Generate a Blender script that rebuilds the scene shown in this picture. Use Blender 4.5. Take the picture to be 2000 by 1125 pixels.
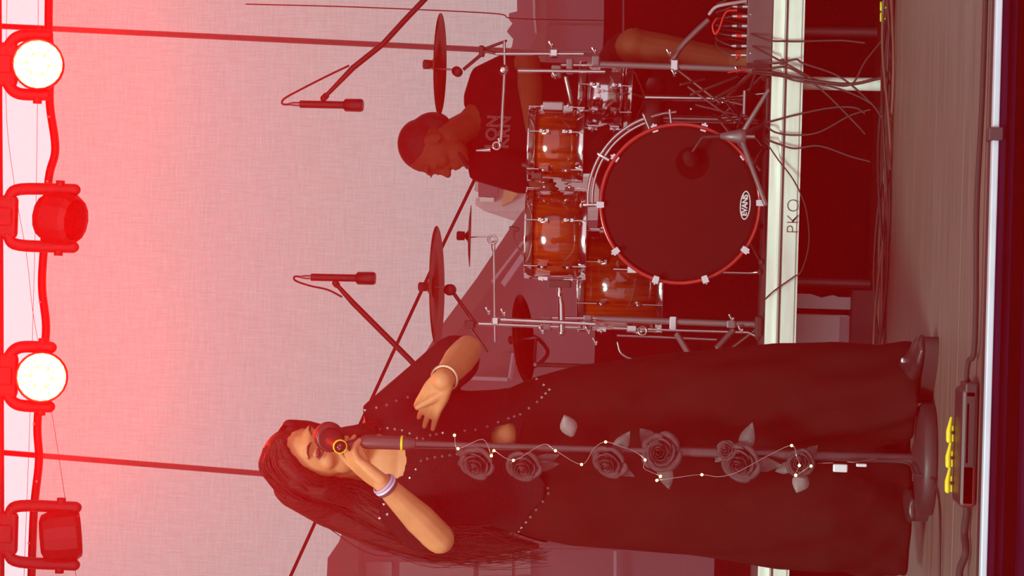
import bpy, bmesh, math, random
from mathutils import Vector, Matrix
from mathutils.bvhtree import BVHTree

random.seed(7)
for o in list(bpy.data.objects):
    bpy.data.objects.remove(o)
SC = bpy.context.scene
COL = SC.collection

# ---------------------------------------------------------------- camera
# The photograph was taken with the phone turned: the place's "up" is the picture's left.
FPX = 3975.0                       # focal length in pixels of the 2000 px wide frame
PITCH = math.radians(6.2)
ROLL = math.radians(1.6)
CAM = Vector((0, 0, 0.51))
FWD = Vector((0, math.cos(PITCH), math.sin(PITCH)))
_r0 = Vector((1, 0, 0)); _u0 = Vector((0, -math.sin(PITCH), math.cos(PITCH)))
RI = _r0 * math.cos(ROLL) + _u0 * math.sin(ROLL)
UI = -_r0 * math.sin(ROLL) + _u0 * math.cos(ROLL)
cd = bpy.data.cameras.new('camera'); cam = bpy.data.objects.new('camera', cd); COL.objects.link(cam)
cd.sensor_fit = 'HORIZONTAL'; cd.sensor_width = 36; cd.lens = 36 * FPX / 2000
cd.clip_start = 0.05; cd.clip_end = 300
_m = Matrix((-UI, RI, -FWD)).transposed().to_4x4(); _m.translation = CAM
cam.matrix_world = _m
SC.camera = cam

# ---------------------------------------------------------------- world, daylight, exposure
SC.view_settings.view_transform = 'Standard'; SC.view_settings.look = 'None'
SC.view_settings.gamma = 1; SC.view_settings.exposure = 0; SC.view_settings.use_curve_mapping = False
w = bpy.data.worlds.new('overcast_sky'); SC.world = w; w.use_nodes = True
w.node_tree.nodes['Background'].inputs[0].default_value = (1.0, 0.80, 0.86, 1)
w.node_tree.nodes['Background'].inputs[1].default_value = 0.95
sl = bpy.data.lights.new('sun', 'SUN'); sl.energy = 2.6; sl.angle = math.radians(14); sl.color = (1.0, 0.90, 0.76)
so = bpy.data.objects.new('sun', sl); COL.objects.link(so)
so.rotation_euler = Vector((0.40, 1.0, -0.95)).to_track_quat('-Z', 'Y').to_euler()
FLARE_DENSITY = 0.042
FLARE_COLOR = (1.0, 0.012, 0.014)  # the red cast of lens flare is put into this volume colour
LAMP_WATTS = 335.0

def P(x, y, Y):
    """point of the place at distance Y from the camera plane, from a pixel of the photograph"""
    d = FWD + RI * ((562.5 - y) / FPX) - UI * ((x - 1000) / FPX)
    return CAM + d * (Y / d.y)
def PZ(x, y, z):
    d = FWD + RI * ((562.5 - y) / FPX) - UI * ((x - 1000) / FPX)
    return CAM + d * ((z - CAM.z) / d.z)
def pix(p):
    q = Vector(p) - CAM; t = q.dot(FWD)
    return 1000 - q.dot(UI) / t * FPX, 562.5 - q.dot(RI) / t * FPX
def px(Y): return Y / FPX          # metres per pixel

# ---------------------------------------------------------------- materials
MATS = {}
def M(name, col, rough=0.5, metal=0.0, var=0.0, scale=30.0, bump=0.0, stretch=(1, 1, 1), spec=0.5, emit=None, estr=0.0, col2=None, coat=0.0):
    if name in MATS: return MATS[name]
    m = bpy.data.materials.new(name); m.use_nodes = True; MATS[name] = m
    nt = m.node_tree; b = nt.nodes['Principled BSDF']
    b.inputs['Base Color'].default_value = (*col, 1); b.inputs['Roughness'].default_value = rough
    b.inputs['Metallic'].default_value = metal; b.inputs['Specular IOR Level'].default_value = spec
    b.inputs['Coat Weight'].default_value = coat; b.inputs['Coat Roughness'].default_value = 0.06
    if emit: b.inputs['Emission Color'].default_value = (*emit, 1); b.inputs['Emission Strength'].default_value = estr
    if var or bump or col2:
        tc = nt.nodes.new('ShaderNodeTexCoord'); mp = nt.nodes.new('ShaderNodeMapping')
        mp.inputs['Scale'].default_value = stretch
        nt.links.new(tc.outputs['Object'], mp.inputs[0])
        n = nt.nodes.new('ShaderNodeTexNoise'); n.inputs['Scale'].default_value = scale; n.inputs['Detail'].default_value = 5
        nt.links.new(mp.outputs[0], n.inputs['Vector'])
        if var or col2:
            r = nt.nodes.new('ShaderNodeValToRGB')
            c2 = col2 if col2 else tuple(max(0, c * (1 - var)) for c in col)
            c1 = col if col2 else tuple(min(1, c * (1 + var)) for c in col)
            r.color_ramp.elements[0].color = (*c2, 1); r.color_ramp.elements[1].color = (*c1, 1)
            r.color_ramp.elements[0].position = 0.32; r.color_ramp.elements[1].position = 0.68
            nt.links.new(n.outputs['Fac'], r.inputs[0]); nt.links.new(r.outputs[0], b.inputs['Base Color'])
        if bump:
            bn = nt.nodes.new('ShaderNodeBump'); bn.inputs['Strength'].default_value = bump; bn.inputs['Distance'].default_value = 0.01
            nt.links.new(n.outputs['Fac'], bn.inputs['Height']); nt.links.new(bn.outputs[0], b.inputs['Normal'])
    return m

chrome = M('chrome', (0.70, 0.67, 0.66), 0.12, 1.0)
steel = M('dull_steel', (0.36, 0.33, 0.33), 0.3, 1.0, var=0.1)
greymetal = M('grey_painted_metal', (0.17, 0.15, 0.16), 0.45, 0.5)
blackmetal = M('black_metal', (0.018, 0.017, 0.018), 0.42, 0.2)
blackplastic = M('black_plastic', (0.016, 0.015, 0.016), 0.5)
rubber = M('black_rubber', (0.012, 0.012, 0.012), 0.75)
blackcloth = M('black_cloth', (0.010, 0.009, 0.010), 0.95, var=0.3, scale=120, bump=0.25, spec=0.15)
trousercloth = M('black_trouser_cloth', (0.009, 0.006, 0.005), 0.9, var=0.25, scale=9, bump=0.2, spec=0.06)
cardicloth = M('black_knit', (0.008, 0.007, 0.008), 0.95, var=0.3, scale=200, bump=0.3, spec=0.1)
shirtcloth = M('black_cotton', (0.008, 0.007, 0.008), 0.95, var=0.2, scale=60, spec=0.1)
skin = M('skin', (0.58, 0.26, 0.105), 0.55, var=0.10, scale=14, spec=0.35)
skindrummer = M('shaded_skin', (0.20, 0.068, 0.027), 0.7, var=0.10, scale=14, spec=0.3)  # roof shade over the drummer is put into this skin colour
hairmat = M('dark_auburn_hair', (0.034, 0.010, 0.008), 0.6, var=0.5, scale=26, stretch=(6, 6, 0.6), spec=0.25, bump=0.3)
shorthair = M('short_dark_hair', (0.018, 0.008, 0.007), 0.7, var=0.4, scale=60, bump=0.4)
bootmat = M('black_leather', (0.016, 0.014, 0.015), 0.3, var=0.3, scale=40, bump=0.1)
studmat = M('silver_stud', (0.95, 0.92, 0.90), 0.22, 0.85)
alu = M('weathered_aluminium', (0.96, 0.86, 0.77), 0.5, 0.0, var=0.12, scale=5, stretch=(1, 8, 8))
alutrim = M('aluminium_edge', (0.50, 0.55, 0.62), 0.45, 0.1, var=0.08, scale=6)
deckdark = M('dark_deck_board', (0.030, 0.022, 0.024), 0.7, var=0.3, scale=8)
petalmat = M('dusty_black_petal', (0.052, 0.034, 0.038), 0.75, var=0.35, scale=40, spec=0.4)
leafmat = M('dusty_dark_leaf', (0.06, 0.055, 0.055), 0.55, var=0.3, scale=40)
yellow = M('yellow_plastic', (0.80, 0.62, 0.01), 0.45)
cablemat = M('black_cable', (0.012, 0.010, 0.010), 0.6)
redtape = M('red_tape', (0.75, 0.02, 0.01), 0.5)
white = M('white_plastic', (0.62, 0.56, 0.60), 0.5, var=0.06, scale=6)
silverbox = M('silver_plastic', (0.75, 0.72, 0.74), 0.3, 0.3)
bulb = M('warm_led', (1, 0.85, 0.3), 0.4, emit=(1.0, 0.72, 0.18), estr=16.0)
copperwire = M('silver_wire', (0.60, 0.50, 0.45), 0.2, 1.0)
gold = M('pale_gold', (0.85, 0.70, 0.42), 0.25, 0.8)
drumhead = M('black_drumhead', (0.012, 0.007, 0.007), 0.7, spec=0.04)
whitehead = M('coated_white_head', (0.6, 0.56, 0.54), 0.6)
hoopred = M('red_lacquer_hoop', (0.42, 0.012, 0.006), 0.22, var=0.2, scale=12, coat=0.6)
cymbalmat = M('dark_bronze', (0.16, 0.055, 0.03), 0.42, 0.85, var=0.2, scale=60)
felt = M('black_felt', (0.02, 0.012, 0.012), 0.95)
printwhite = M('white_print', (0.72, 0.66, 0.68), 0.6)
printpink = M('faded_outline_print', (0.30, 0.26, 0.27), 0.7)
inkblack = M('black_ink', (0.02, 0.016, 0.016), 0.7)
truss_black = M('fixture_black', (0.012, 0.010, 0.010), 0.55)
woodshell = M('amber_lacquered_wood', (0.36, 0.055, 0.004), 0.14, col2=(0.15, 0.012, 0.002), scale=9, stretch=(7, 7, 0.5), coat=1.0)

# ---------------------------------------------------------------- mesh helpers
def basis(d):
    d = Vector(d).normalized()
    a = Vector((0, 0, 1)) if abs(d.z) < 0.9 else Vector((1, 0, 0))
    u = d.cross(a).normalized(); v = d.cross(u).normalized()
    return d, u, v

class MB:
    def __init__(s): s.v = []; s.f = []; s.smooth = []
    def add(s, vs, fs, smooth=True):
        k = len(s.v); s.v += [Vector(p) for p in vs]; s.f += [tuple(i + k for i in f) for f in fs]; s.smooth += [smooth] * len(fs); return s
    def box(s, a, b, rot=None, c=None):
        a = Vector(a); b = Vector(b)
        vs = [Vector((x, y, z)) for x in (a.x, b.x) for y in (a.y, b.y) for z in (a.z, b.z)]
        if rot is not None:
            c = Vector(c) if c is not None else (a + b) / 2
            vs = [rot @ (p - c) + c for p in vs]
        return s.add(vs, [(0, 1, 3, 2), (4, 6, 7, 5), (0, 4, 5, 1), (2, 3, 7, 6), (0, 2, 6, 4), (1, 5, 7, 3)], False)
    def bbox(s, a, b, bev=0.004, rot=None, c=None):
        a = Vector(a); b = Vector(b); bm = bmesh.new()
        bmesh.ops.create_cube(bm, size=1)
        for q in bm.verts: q.co = Vector(((a.x + b.x) / 2 + q.co.x * (b.x - a.x), (a.y + b.y) / 2 + q.co.y * (b.y - a.y), (a.z + b.z) / 2 + q.co.z * (b.z - a.z)))
        bmesh.ops.bevel(bm, geom=bm.edges[:], offset=bev, segments=2, affect='EDGES', profile=0.5)
        vs = [q.co.copy() for q in bm.verts]; bm.verts.index_update()
        fs = [[q.index for q in f.verts] for f in bm.faces]; bm.free()
        if rot is not None:
            c = Vector(c) if c is not None else (a + b) / 2
            vs = [rot @ (p - c) + c for p in vs]
        return s.add(vs, fs, False)
    def tube(s, pts, r, n=8, cap=True, rounded=False):
        pts = [Vector(p) for p in pts]; k = len(pts)
        rs = list(r) if isinstance(r, (list, tuple)) else [r] * k
        if rounded:
            d0 = (pts[0] - pts[1]).normalized(); d1 = (pts[-1] - pts[-2]).normalized()
            r0, r1 = rs[0], rs[-1]
            pre = [pts[0] + d0 * r0 * q for q in (0.97, 0.8, 0.45)]; prer = [r0 * 0.24, r0 * 0.6, r0 * 0.89]
            post = [pts[-1] + d1 * r1 * q for q in (0.45, 0.8, 0.97)]; postr = [r1 * 0.89, r1 * 0.6, r1 * 0.24]
            pts = pre + pts + post; rs = prer + rs + postr; k = len(pts)
        tang = []
        for i in range(k):
            a = pts[max(0, i - 1)]; b = pts[min(k - 1, i + 1)]; tang.append((b - a).normalized())
        _, u, v = basis(tang[0]); vs = []
        for i in range(k):
            t = tang[i]; u = (u - t * u.dot(t)).normalized(); v = t.cross(u)
            for j in range(n):
                a = 2 * math.pi * j / n; vs.append(pts[i] + (u * math.cos(a) + v * math.sin(a)) * rs[i])
        fs = [(i * n + j, i * n + (j + 1) % n, (i + 1) * n + (j + 1) % n, (i + 1) * n + j) for i in range(k - 1) for j in range(n)]
        s.add(vs, fs)
        if cap: s.add(vs[:n], [tuple(range(n))[::-1]], False); s.add(vs[-n:], [tuple(range(n))], False)
        return s
    def lathe(s, c, axis, prof, n=32, closed=False, smooth=True):
        """prof: list of (radius, height along axis)"""
        d, u, v = basis(axis); c = Vector(c); vs = []
        for r, h in prof:
            for j in range(n):
                a = 2 * math.pi * j / n; vs.append(c + d * h + (u * math.cos(a) + v * math.sin(a)) * r)
        k = len(prof); fs = []
        for i in range(k if closed else k - 1):
            i2 = (i + 1) % k
            fs += [(i * n + j, i * n + (j + 1) % n, i2 * n + (j + 1) % n, i2 * n + j) for j in range(n)]
        s.add(vs, fs, smooth)
        return s
    def disc(s, c, axis, r, n=32, h=0.0):
        d, u, v = basis(axis); c = Vector(c) + d * h
        return s.add([c + (u * math.cos(2 * math.pi * j / n) + v * math.sin(2 * math.pi * j / n)) * r for j in range(n)], [tuple(range(n))], False)
    def ell(s, c, rad, rot=None, n=14, m=10):
        c = Vector(c); vs = []
        for i in range(1, m):
            t = math.pi * i / m
            for j in range(n):
                a = 2 * math.pi * j / n
                p = Vector((math.sin(t) * math.cos(a) * rad[0], math.sin(t) * math.sin(a) * rad[1], math.cos(t) * rad[2]))
                vs.append(c + (rot @ p if rot is not None else p))
        top = Vector((0, 0, rad[2])); vs.append(c + (rot @ top if rot is not None else top)); vs.append(c - (rot @ top if rot is not None else top))
        fs = [(i * n + j, (i + 1) * n + j, (i + 1) * n + (j + 1) % n, i * n + (j + 1) % n) for i in range(m - 2) for j in range(n)]
        q = (m - 1) * n
        fs += [(q, j, (j + 1) % n) for j in range(n)] + [(q + 1, (m - 2) * n + (j + 1) % n, (m - 2) * n + j) for j in range(n)]
        return s.add(vs, fs)
    def loft(s, rings, cap=True):
        n = len(rings[0]); vs = [p for r in rings for p in r]
        fs = [(i * n + j, i * n + (j + 1) % n, (i + 1) * n + (j + 1) % n, (i + 1) * n + j) for i in range(len(rings) - 1) for j in range(n)]
        s.add(vs, fs)
        if cap: s.add(rings[0], [tuple(range(n))[::-1]]); s.add(rings[-1], [tuple(range(n))])
        return s
    def prism(s, poly, y0, y1):
        """poly of world (x, z) extruded in y"""
        n = len(poly)
        vs = [Vector((x, y0, z)) for x, z in poly] + [Vector((x, y1, z)) for x, z in poly]
        fs = [tuple(range(n)), tuple(range(2 * n - 1, n - 1, -1))] + [(i, (i + 1) % n, n + (i + 1) % n, n + i) for i in range(n)]
        return s.add(vs, fs, False)
    def mesh(s, name, off=Vector((0, 0, 0))):
        me = bpy.data.meshes.new(name); me.from_pydata([p - off for p in s.v], [], s.f)
        for p, sm in zip(me.polygons, s.smooth): p.use_smooth = sm
        bm = bmesh.new(); bm.from_mesh(me); bmesh.ops.recalc_face_normals(bm, faces=bm.faces[:]); bm.to_mesh(me); bm.free()
        return me
    def build(s, name, mat, parent=None, label=None):
        off = OFF.get(parent, Vector((0, 0, 0))) if parent else Vector((0, 0, 0))
        o = bpy.data.objects.new(name, s.mesh(name, off)); COL.objects.link(o)
        if isinstance(mat, (list, tuple)):
            for q in mat: o.data.materials.append(q)
        else: o.data.materials.append(mat)
        if parent: o.parent = parent
        OFF[o] = off
        if label: o['label'] = label
        return o
OFF = {}
def thing(name, label, cat, loc=(0, 0, 0), group=None):
    o = bpy.data.objects.new(name, None); COL.objects.link(o); o.location = loc; o.empty_display_size = 0.05
    OFF[o] = Vector(loc); return tag(o, label, cat, group)
def tag(o, label, cat=None, group=None, kind=None):
    o['label'] = label
    if cat: o['category'] = cat
    if group: o['group'] = group
    if kind: o['kind'] = kind
    return o
def struct(o, label=None):
    o['kind'] = 'structure'
    if label: o['label'] = label
    return o
def remesh(o, vox, smooth=4, fac=0.5):
    m = o.modifiers.new('r', 'REMESH'); m.mode = 'VOXEL'; m.voxel_size = vox; m.use_smooth_shade = True
    if smooth:
        m2 = o.modifiers.new('s', 'SMOOTH'); m2.factor = fac; m2.iterations = smooth
    dg = bpy.context.evaluated_depsgraph_get(); dg.update()
    me = bpy.data.meshes.new_from_object(o.evaluated_get(dg))
    mats = [q for q in o.data.materials]; old = o.data
    o.modifiers.clear(); o.data = me; bpy.data.meshes.remove(old)
    me.materials.clear()
    for q in mats: me.materials.append(q)
    for p in me.polygons: p.use_smooth = True
    return o
def spline(pts, n=8):
    pts = [Vector(p) for p in pts]; out = []
    q = [pts[0] * 2 - pts[1]] + pts + [pts[-1] * 2 - pts[-2]]
    for i in range(1, len(q) - 2):
        for k in range(n):
            t = k / n; a, b, c, d = q[i - 1], q[i], q[i + 1], q[i + 2]
            out.append(0.5 * ((2 * b) + (c - a) * t + (2 * a - 5 * b + 4 * c - d) * t * t + (3 * b - a - 3 * c + d) * t ** 3))
    out.append(pts[-1]); return out
def text_mesh(body, size, font_offset=0.0, extrude=0.0005, outline=0.0, space=1.0):
    cu = bpy.data.curves.new('txt', 'FONT'); cu.body = body; cu.size = size; cu.extrude = extrude; cu.offset = font_offset
    cu.align_x = 'CENTER'; cu.align_y = 'CENTER'; cu.space_character = space
    if outline: cu.fill_mode = 'NONE'; cu.bevel_depth = outline; cu.bevel_resolution = 0; cu.extrude = 0
    o = bpy.data.objects.new('txt', cu); COL.objects.link(o)
    dg = bpy.context.evaluated_depsgraph_get(); dg.update()
    me = bpy.data.meshes.new_from_object(o.evaluated_get(dg)); bpy.data.objects.remove(o); return me
def text(name, body, size, c, right, up, mat, parent, **kw):
    me = text_mesh(body, size, **kw); r = Vector(right).normalized(); u = Vector(up).normalized(); n = r.cross(u)
    rot = Matrix((r, u, n)).transposed().to_4x4(); rot.translation = Vector(c) - OFF.get(parent, Vector())
    me.transform(rot); me.materials.clear(); me.materials.append(mat)
    o = bpy.data.objects.new(name, me); COL.objects.link(o); o.parent = parent; OFF[o] = OFF.get(parent, Vector()); return o

# ================================================================ the setting
FLOOR_FRONT = 4.155
# stage floor: a base slab with deck boards laid on it, seams parallel to the front edge
fb = MB().box((-3.2, FLOOR_FRONT + 0.005, -0.20), (3.2, 11.2, -0.022))
floor = struct(fb.build('floor', deckdark), 'grey brown boarded stage floor')
def deck_material():
    m = bpy.data.materials.new('worn_brown_deck'); m.use_nodes = True; nt = m.node_tree; b = nt.nodes['Principled BSDF']
    tc = nt.nodes.new('ShaderNodeTexCoord'); mp = nt.nodes.new('ShaderNodeMapping'); mp.inputs['Scale'].default_value = (0.5, 9, 1)
    n = nt.nodes.new('ShaderNodeTexNoise'); n.inputs['Scale'].default_value = 5; n.inputs['Detail'].default_value = 7
    r = nt.nodes.new('ShaderNodeValToRGB')
    r.color_ramp.elements[0].color = (0.085, 0.062, 0.052, 1); r.color_ramp.elements[1].color = (0.168, 0.132, 0.105, 1)
    r.color_ramp.elements[0].position = 0.3; r.color_ramp.elements[1].position = 0.72
    nt.links.new(tc.outputs['Object'], mp.inputs[0]); nt.links.new(mp.outputs[0], n.inputs['Vector'])
    nt.links.new(n.outputs['Fac'], r.inputs[0]); nt.links.new(r.outputs[0], b.inputs['Base Color'])
    b.inputs['Roughness'].default_value = 0.5; return m
deckmat = deck_material()
seams = [FLOOR_FRONT + 0.072, 4.70, 5.35, 5.96, 6.54, 7.12, 7.74, 8.36, 8.98, 9.60]
for i in range(len(seams) - 1):
    p = MB().bbox((-3.1, seams[i] + 0.004, -0.022), (3.1, seams[i + 1] - 0.004, 0.0), 0.003)
    p.build('plank', deckmat, floor)
seam_light = M('pale_seam_strip', (0.55, 0.45, 0.36), 0.4, 0.3, var=0.5, scale=14, stretch=(1, 1, 1))
for s_ in (4.70, 5.35, 5.96):
    MB().box((-3.1, s_ - 0.004, -0.02), (3.1, s_ + 0.0035, -0.003)).build('seam_strip', seam_light, floor)
# aluminium front edge and dark purple front skirt
trim = struct(MB().bbox((-3.2, FLOOR_FRONT - 0.006, -0.010), (3.2, FLOOR_FRONT + 0.022, 0.003), 0.003).build('trim_1', alutrim), 'pale metal edge along the front of the stage')
edge = struct(MB().bbox((-3.2, FLOOR_FRONT + 0.023, -0.02), (3.2, FLOOR_FRONT + 0.075, 0.002), 0.002).build('trim_2', blackplastic), 'black strip behind the metal stage edge')  # black strip set along the back of the metal edge
skirtmat = M('dark_purple_skirt', (0.010, 0.006, 0.020), 0.95, spec=0.0, var=0.3, scale=5, stretch=(1, 1, 6))
bandmat = M('black_band', (0.004, 0.001, 0.001), 0.95, spec=0.0)
wf = struct(MB().box((-3.2, FLOOR_FRONT + 0.0, -0.9), (3.2, FLOOR_FRONT + 0.02, -0.0105)).build('wall_front', skirtmat), 'dark purple cloth skirt below the stage edge')
MB().bbox((-3.2, FLOOR_FRONT - 0.012, -0.064), (3.2, FLOOR_FRONT - 0.001, -0.040), 0.003).build('band', bandmat, wf)
MB().bbox((-3.2, FLOOR_FRONT - 0.008, -0.030), (3.2, FLOOR_FRONT - 0.001, -0.024), 0.001).build('band', bandmat, wf)
# stage roof outside the frame, plus unseen side drapes added to block side light
blackoutmat = M('blackout_sheet', (0.012, 0.010, 0.012), 0.95)
ceil = struct(MB().box((-3.4, 4.4, 4.35), (3.4, 9.9, 4.45)).build('ceiling', blackoutmat), 'black roof sheet of the stage')
wl = struct(MB().box((-3.05, 4.6, -0.02), (-3.0, 9.2, 4.35)).build('light_blocker_left', blackoutmat), 'unseen black side drape added to bound the daylight')
wr = struct(MB().box((3.0, 4.6, -0.02), (3.05, 9.2, 4.35)).build('light_blocker_right', blackoutmat), 'unseen black side drape added to bound the daylight')

# ---- gauze backdrop: open weave, the sky and the houses show through it
YB = 9.6
def gauze_material():
    m = bpy.data.materials.new('open_weave_gauze'); m.use_nodes = True; nt = m.node_tree
    nt.nodes.remove(nt.nodes['Principled BSDF']); out = nt.nodes['Material Output']
    tr = nt.nodes.new('ShaderNodeBsdfTransparent'); df = nt.nodes.new('ShaderNodeBsdfDiffuse'); tl = nt.nodes.new('ShaderNodeBsdfTranslucent')
    df.inputs[0].default_value = (0.05, 0.042, 0.05, 1); tl.inputs[0].default_value = (0.10, 0.085, 0.08, 1)
    a = nt.nodes.new('ShaderNodeAddShader'); nt.links.new(df.outputs[0], a.inputs[0]); nt.links.new(tl.outputs[0], a.inputs[1])
    tc = nt.nodes.new('ShaderNodeTexCoord'); facs = []
    for sc in ((1.2, 1, 26), (26, 1, 1.2)):
        mp = nt.nodes.new('ShaderNodeMapping'); mp.inputs['Scale'].default_value = sc
        n = nt.nodes.new('ShaderNodeTexNoise'); n.inputs['Scale'].default_value = 7; n.inputs['Detail'].default_value = 6; n.inputs['Roughness'].default_value = 0.75
        nt.links.new(tc.outputs['Object'], mp.inputs[0]); nt.links.new(mp.outputs[0], n.inputs['Vector']); facs.append(n)
    s = nt.nodes.new('ShaderNodeMath'); s.operation = 'ADD'
    nt.links.new(facs[0].outputs['Fac'], s.inputs[0]); nt.links.new(facs[1].outputs['Fac'], s.inputs[1])
    r = nt.nodes.new('ShaderNodeMapRange'); r.inputs[1].default_value = 0.6; r.inputs[2].default_value = 1.4; r.inputs[3].default_value = 0.37; r.inputs[4].default_value = 0.60
    nt.links.new(s.outputs[0], r.inputs[0])
    mx = nt.nodes.new('ShaderNodeMixShader'); nt.links.new(r.outputs[0], mx.inputs[0])
    tr.inputs[0].default_value = (0.92, 0.86, 0.80, 1)
    nt.links.new(a.outputs[0], mx.inputs[1]); nt.links.new(tr.outputs[0], mx.inputs[2]); nt.links.new(mx.outputs[0], out.inputs[0])
    return m
HEM_PX = ((96, -40), (95, 60), (100, 120), (97, 200), (108, 290), (95, 350), (86, 480), (82, 560), (90, 640), (82, 720), (73, 830), (76, 900), (66, 1000), (60, 1170))
hem_line = [P(-20 + 96, -500, YB)] + [P(x, y, YB) for x, y in HEM_PX] + [P(40, 1700, YB)]
def hem_z(x):
    pts = sorted(hem_line, key=lambda p: p.x)
    for p, q_ in zip(pts, pts[1:]):
        if p.x <= x <= q_.x: t = (x - p.x) / (q_.x - p.x); return p.z + (q_.z - p.z) * t
    return pts[0].z if x < pts[0].x else pts[-1].z
gz = MB(); nx, nz = 90, 40
def gz_pt(i, k):
    x = -3.0 + 6.0 * i / nx; z = 0.35 + (hem_z(x) - 0.35) * k / nz
    return Vector((x, YB + 0.015 * math.sin(x * 4 + z) * (1 - k / nz), z))
gz.add([gz_pt(i, k) for k in range(nz + 1) for i in range(nx + 1)], [(k * (nx + 1) + i, k * (nx + 1) + i + 1, (k + 1) * (nx + 1) + i + 1, (k + 1) * (nx + 1) + i) for k in range(nz) for i in range(nx)])
gauze = gz.build('gauze_backdrop', gauze_material()); tag(gauze, 'pale see-through gauze backdrop hanging across the back of the stage', 'backdrop')
hem = MB().tube(spline([P(x, y, YB) for x, y in HEM_PX], 6), 0.021, 8)
hemo = hem.build('hem', truss_black, gauze, 'dark sleeve along the top edge')
for x, y in ((96, 228), (92, 354), (78, 590), (66, 828), (71, 940), (56, 1061)):
    c = P(x, y, YB - 0.021); MB().ell(c, (0.006, 0.004, 0.006)).build('eyelet', printwhite, hemo)

# scaffold poles behind the gauze
for pts, lab in ((((100, 56), (930, 96), (1250, 112)), 'dark scaffold pole behind the gauze above the drummer'), (((80, 890), (500, 923), (1250, 985)), 'dark scaffold pole behind the gauze, hidden lower down by the singer')):
    a, b_ = P(*pts[0], YB + 0.16), P(*pts[2], YB + 0.16)
    d = (b_ - a); b2 = a + d * ((0.0 - a.z) / d.z)
    tag(MB().tube([a + (a - b_).normalized() * 0.3, b2], 0.0145, 10).build('scaffold_pole', blackmetal), lab, 'pole')

# ---- thin lines
def cable(name, pts, r, label, cat='cable', mat=None, n=6, sp=8, group=None):
    o = MB().tube(spline(pts, sp), r, n).build(name, mat or cablemat); return tag(o, label, cat, group)
cable('guy_rope', [P(905, 300, 9.35), P(933, 338, 9.35), P(820, 575, 9.35), P(570, 1120, 9.35), P(520, 1230, 9.35)][1:], 0.0085, 'taut dark rope slanting across the gauze behind drummer and singer', 'rope')
cable('wire', [P(14, -30, 6.7), P(12, 210, 6.7), P(28, 360, 6.7), P(52, 500, 6.7), P(66, 620, 6.7), P(100, 800, 6.7), P(128, 980, 6.7), P(152, 1150, 6.7)], 0.0009, 'thin wire sagging behind the stage lamps', 'wire')
cable('wire', [P(75, -30, 6.75), P(72, 300, 6.75), P(66, 560, 6.75), P(58, 830, 6.75), P(46, 1150, 6.75)], 0.0009, 'thin straight wire running level just above the backdrop hem', 'wire')
cable('wire', [P(480, 8, 9.3), P(700, 14, 9.3), P(960, 26, 9.3), P(1005, 36, 9.3), P(1180, 40, 9.3)], 0.003, 'thin dark wire hanging beside the overhead boom', 'wire')

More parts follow.
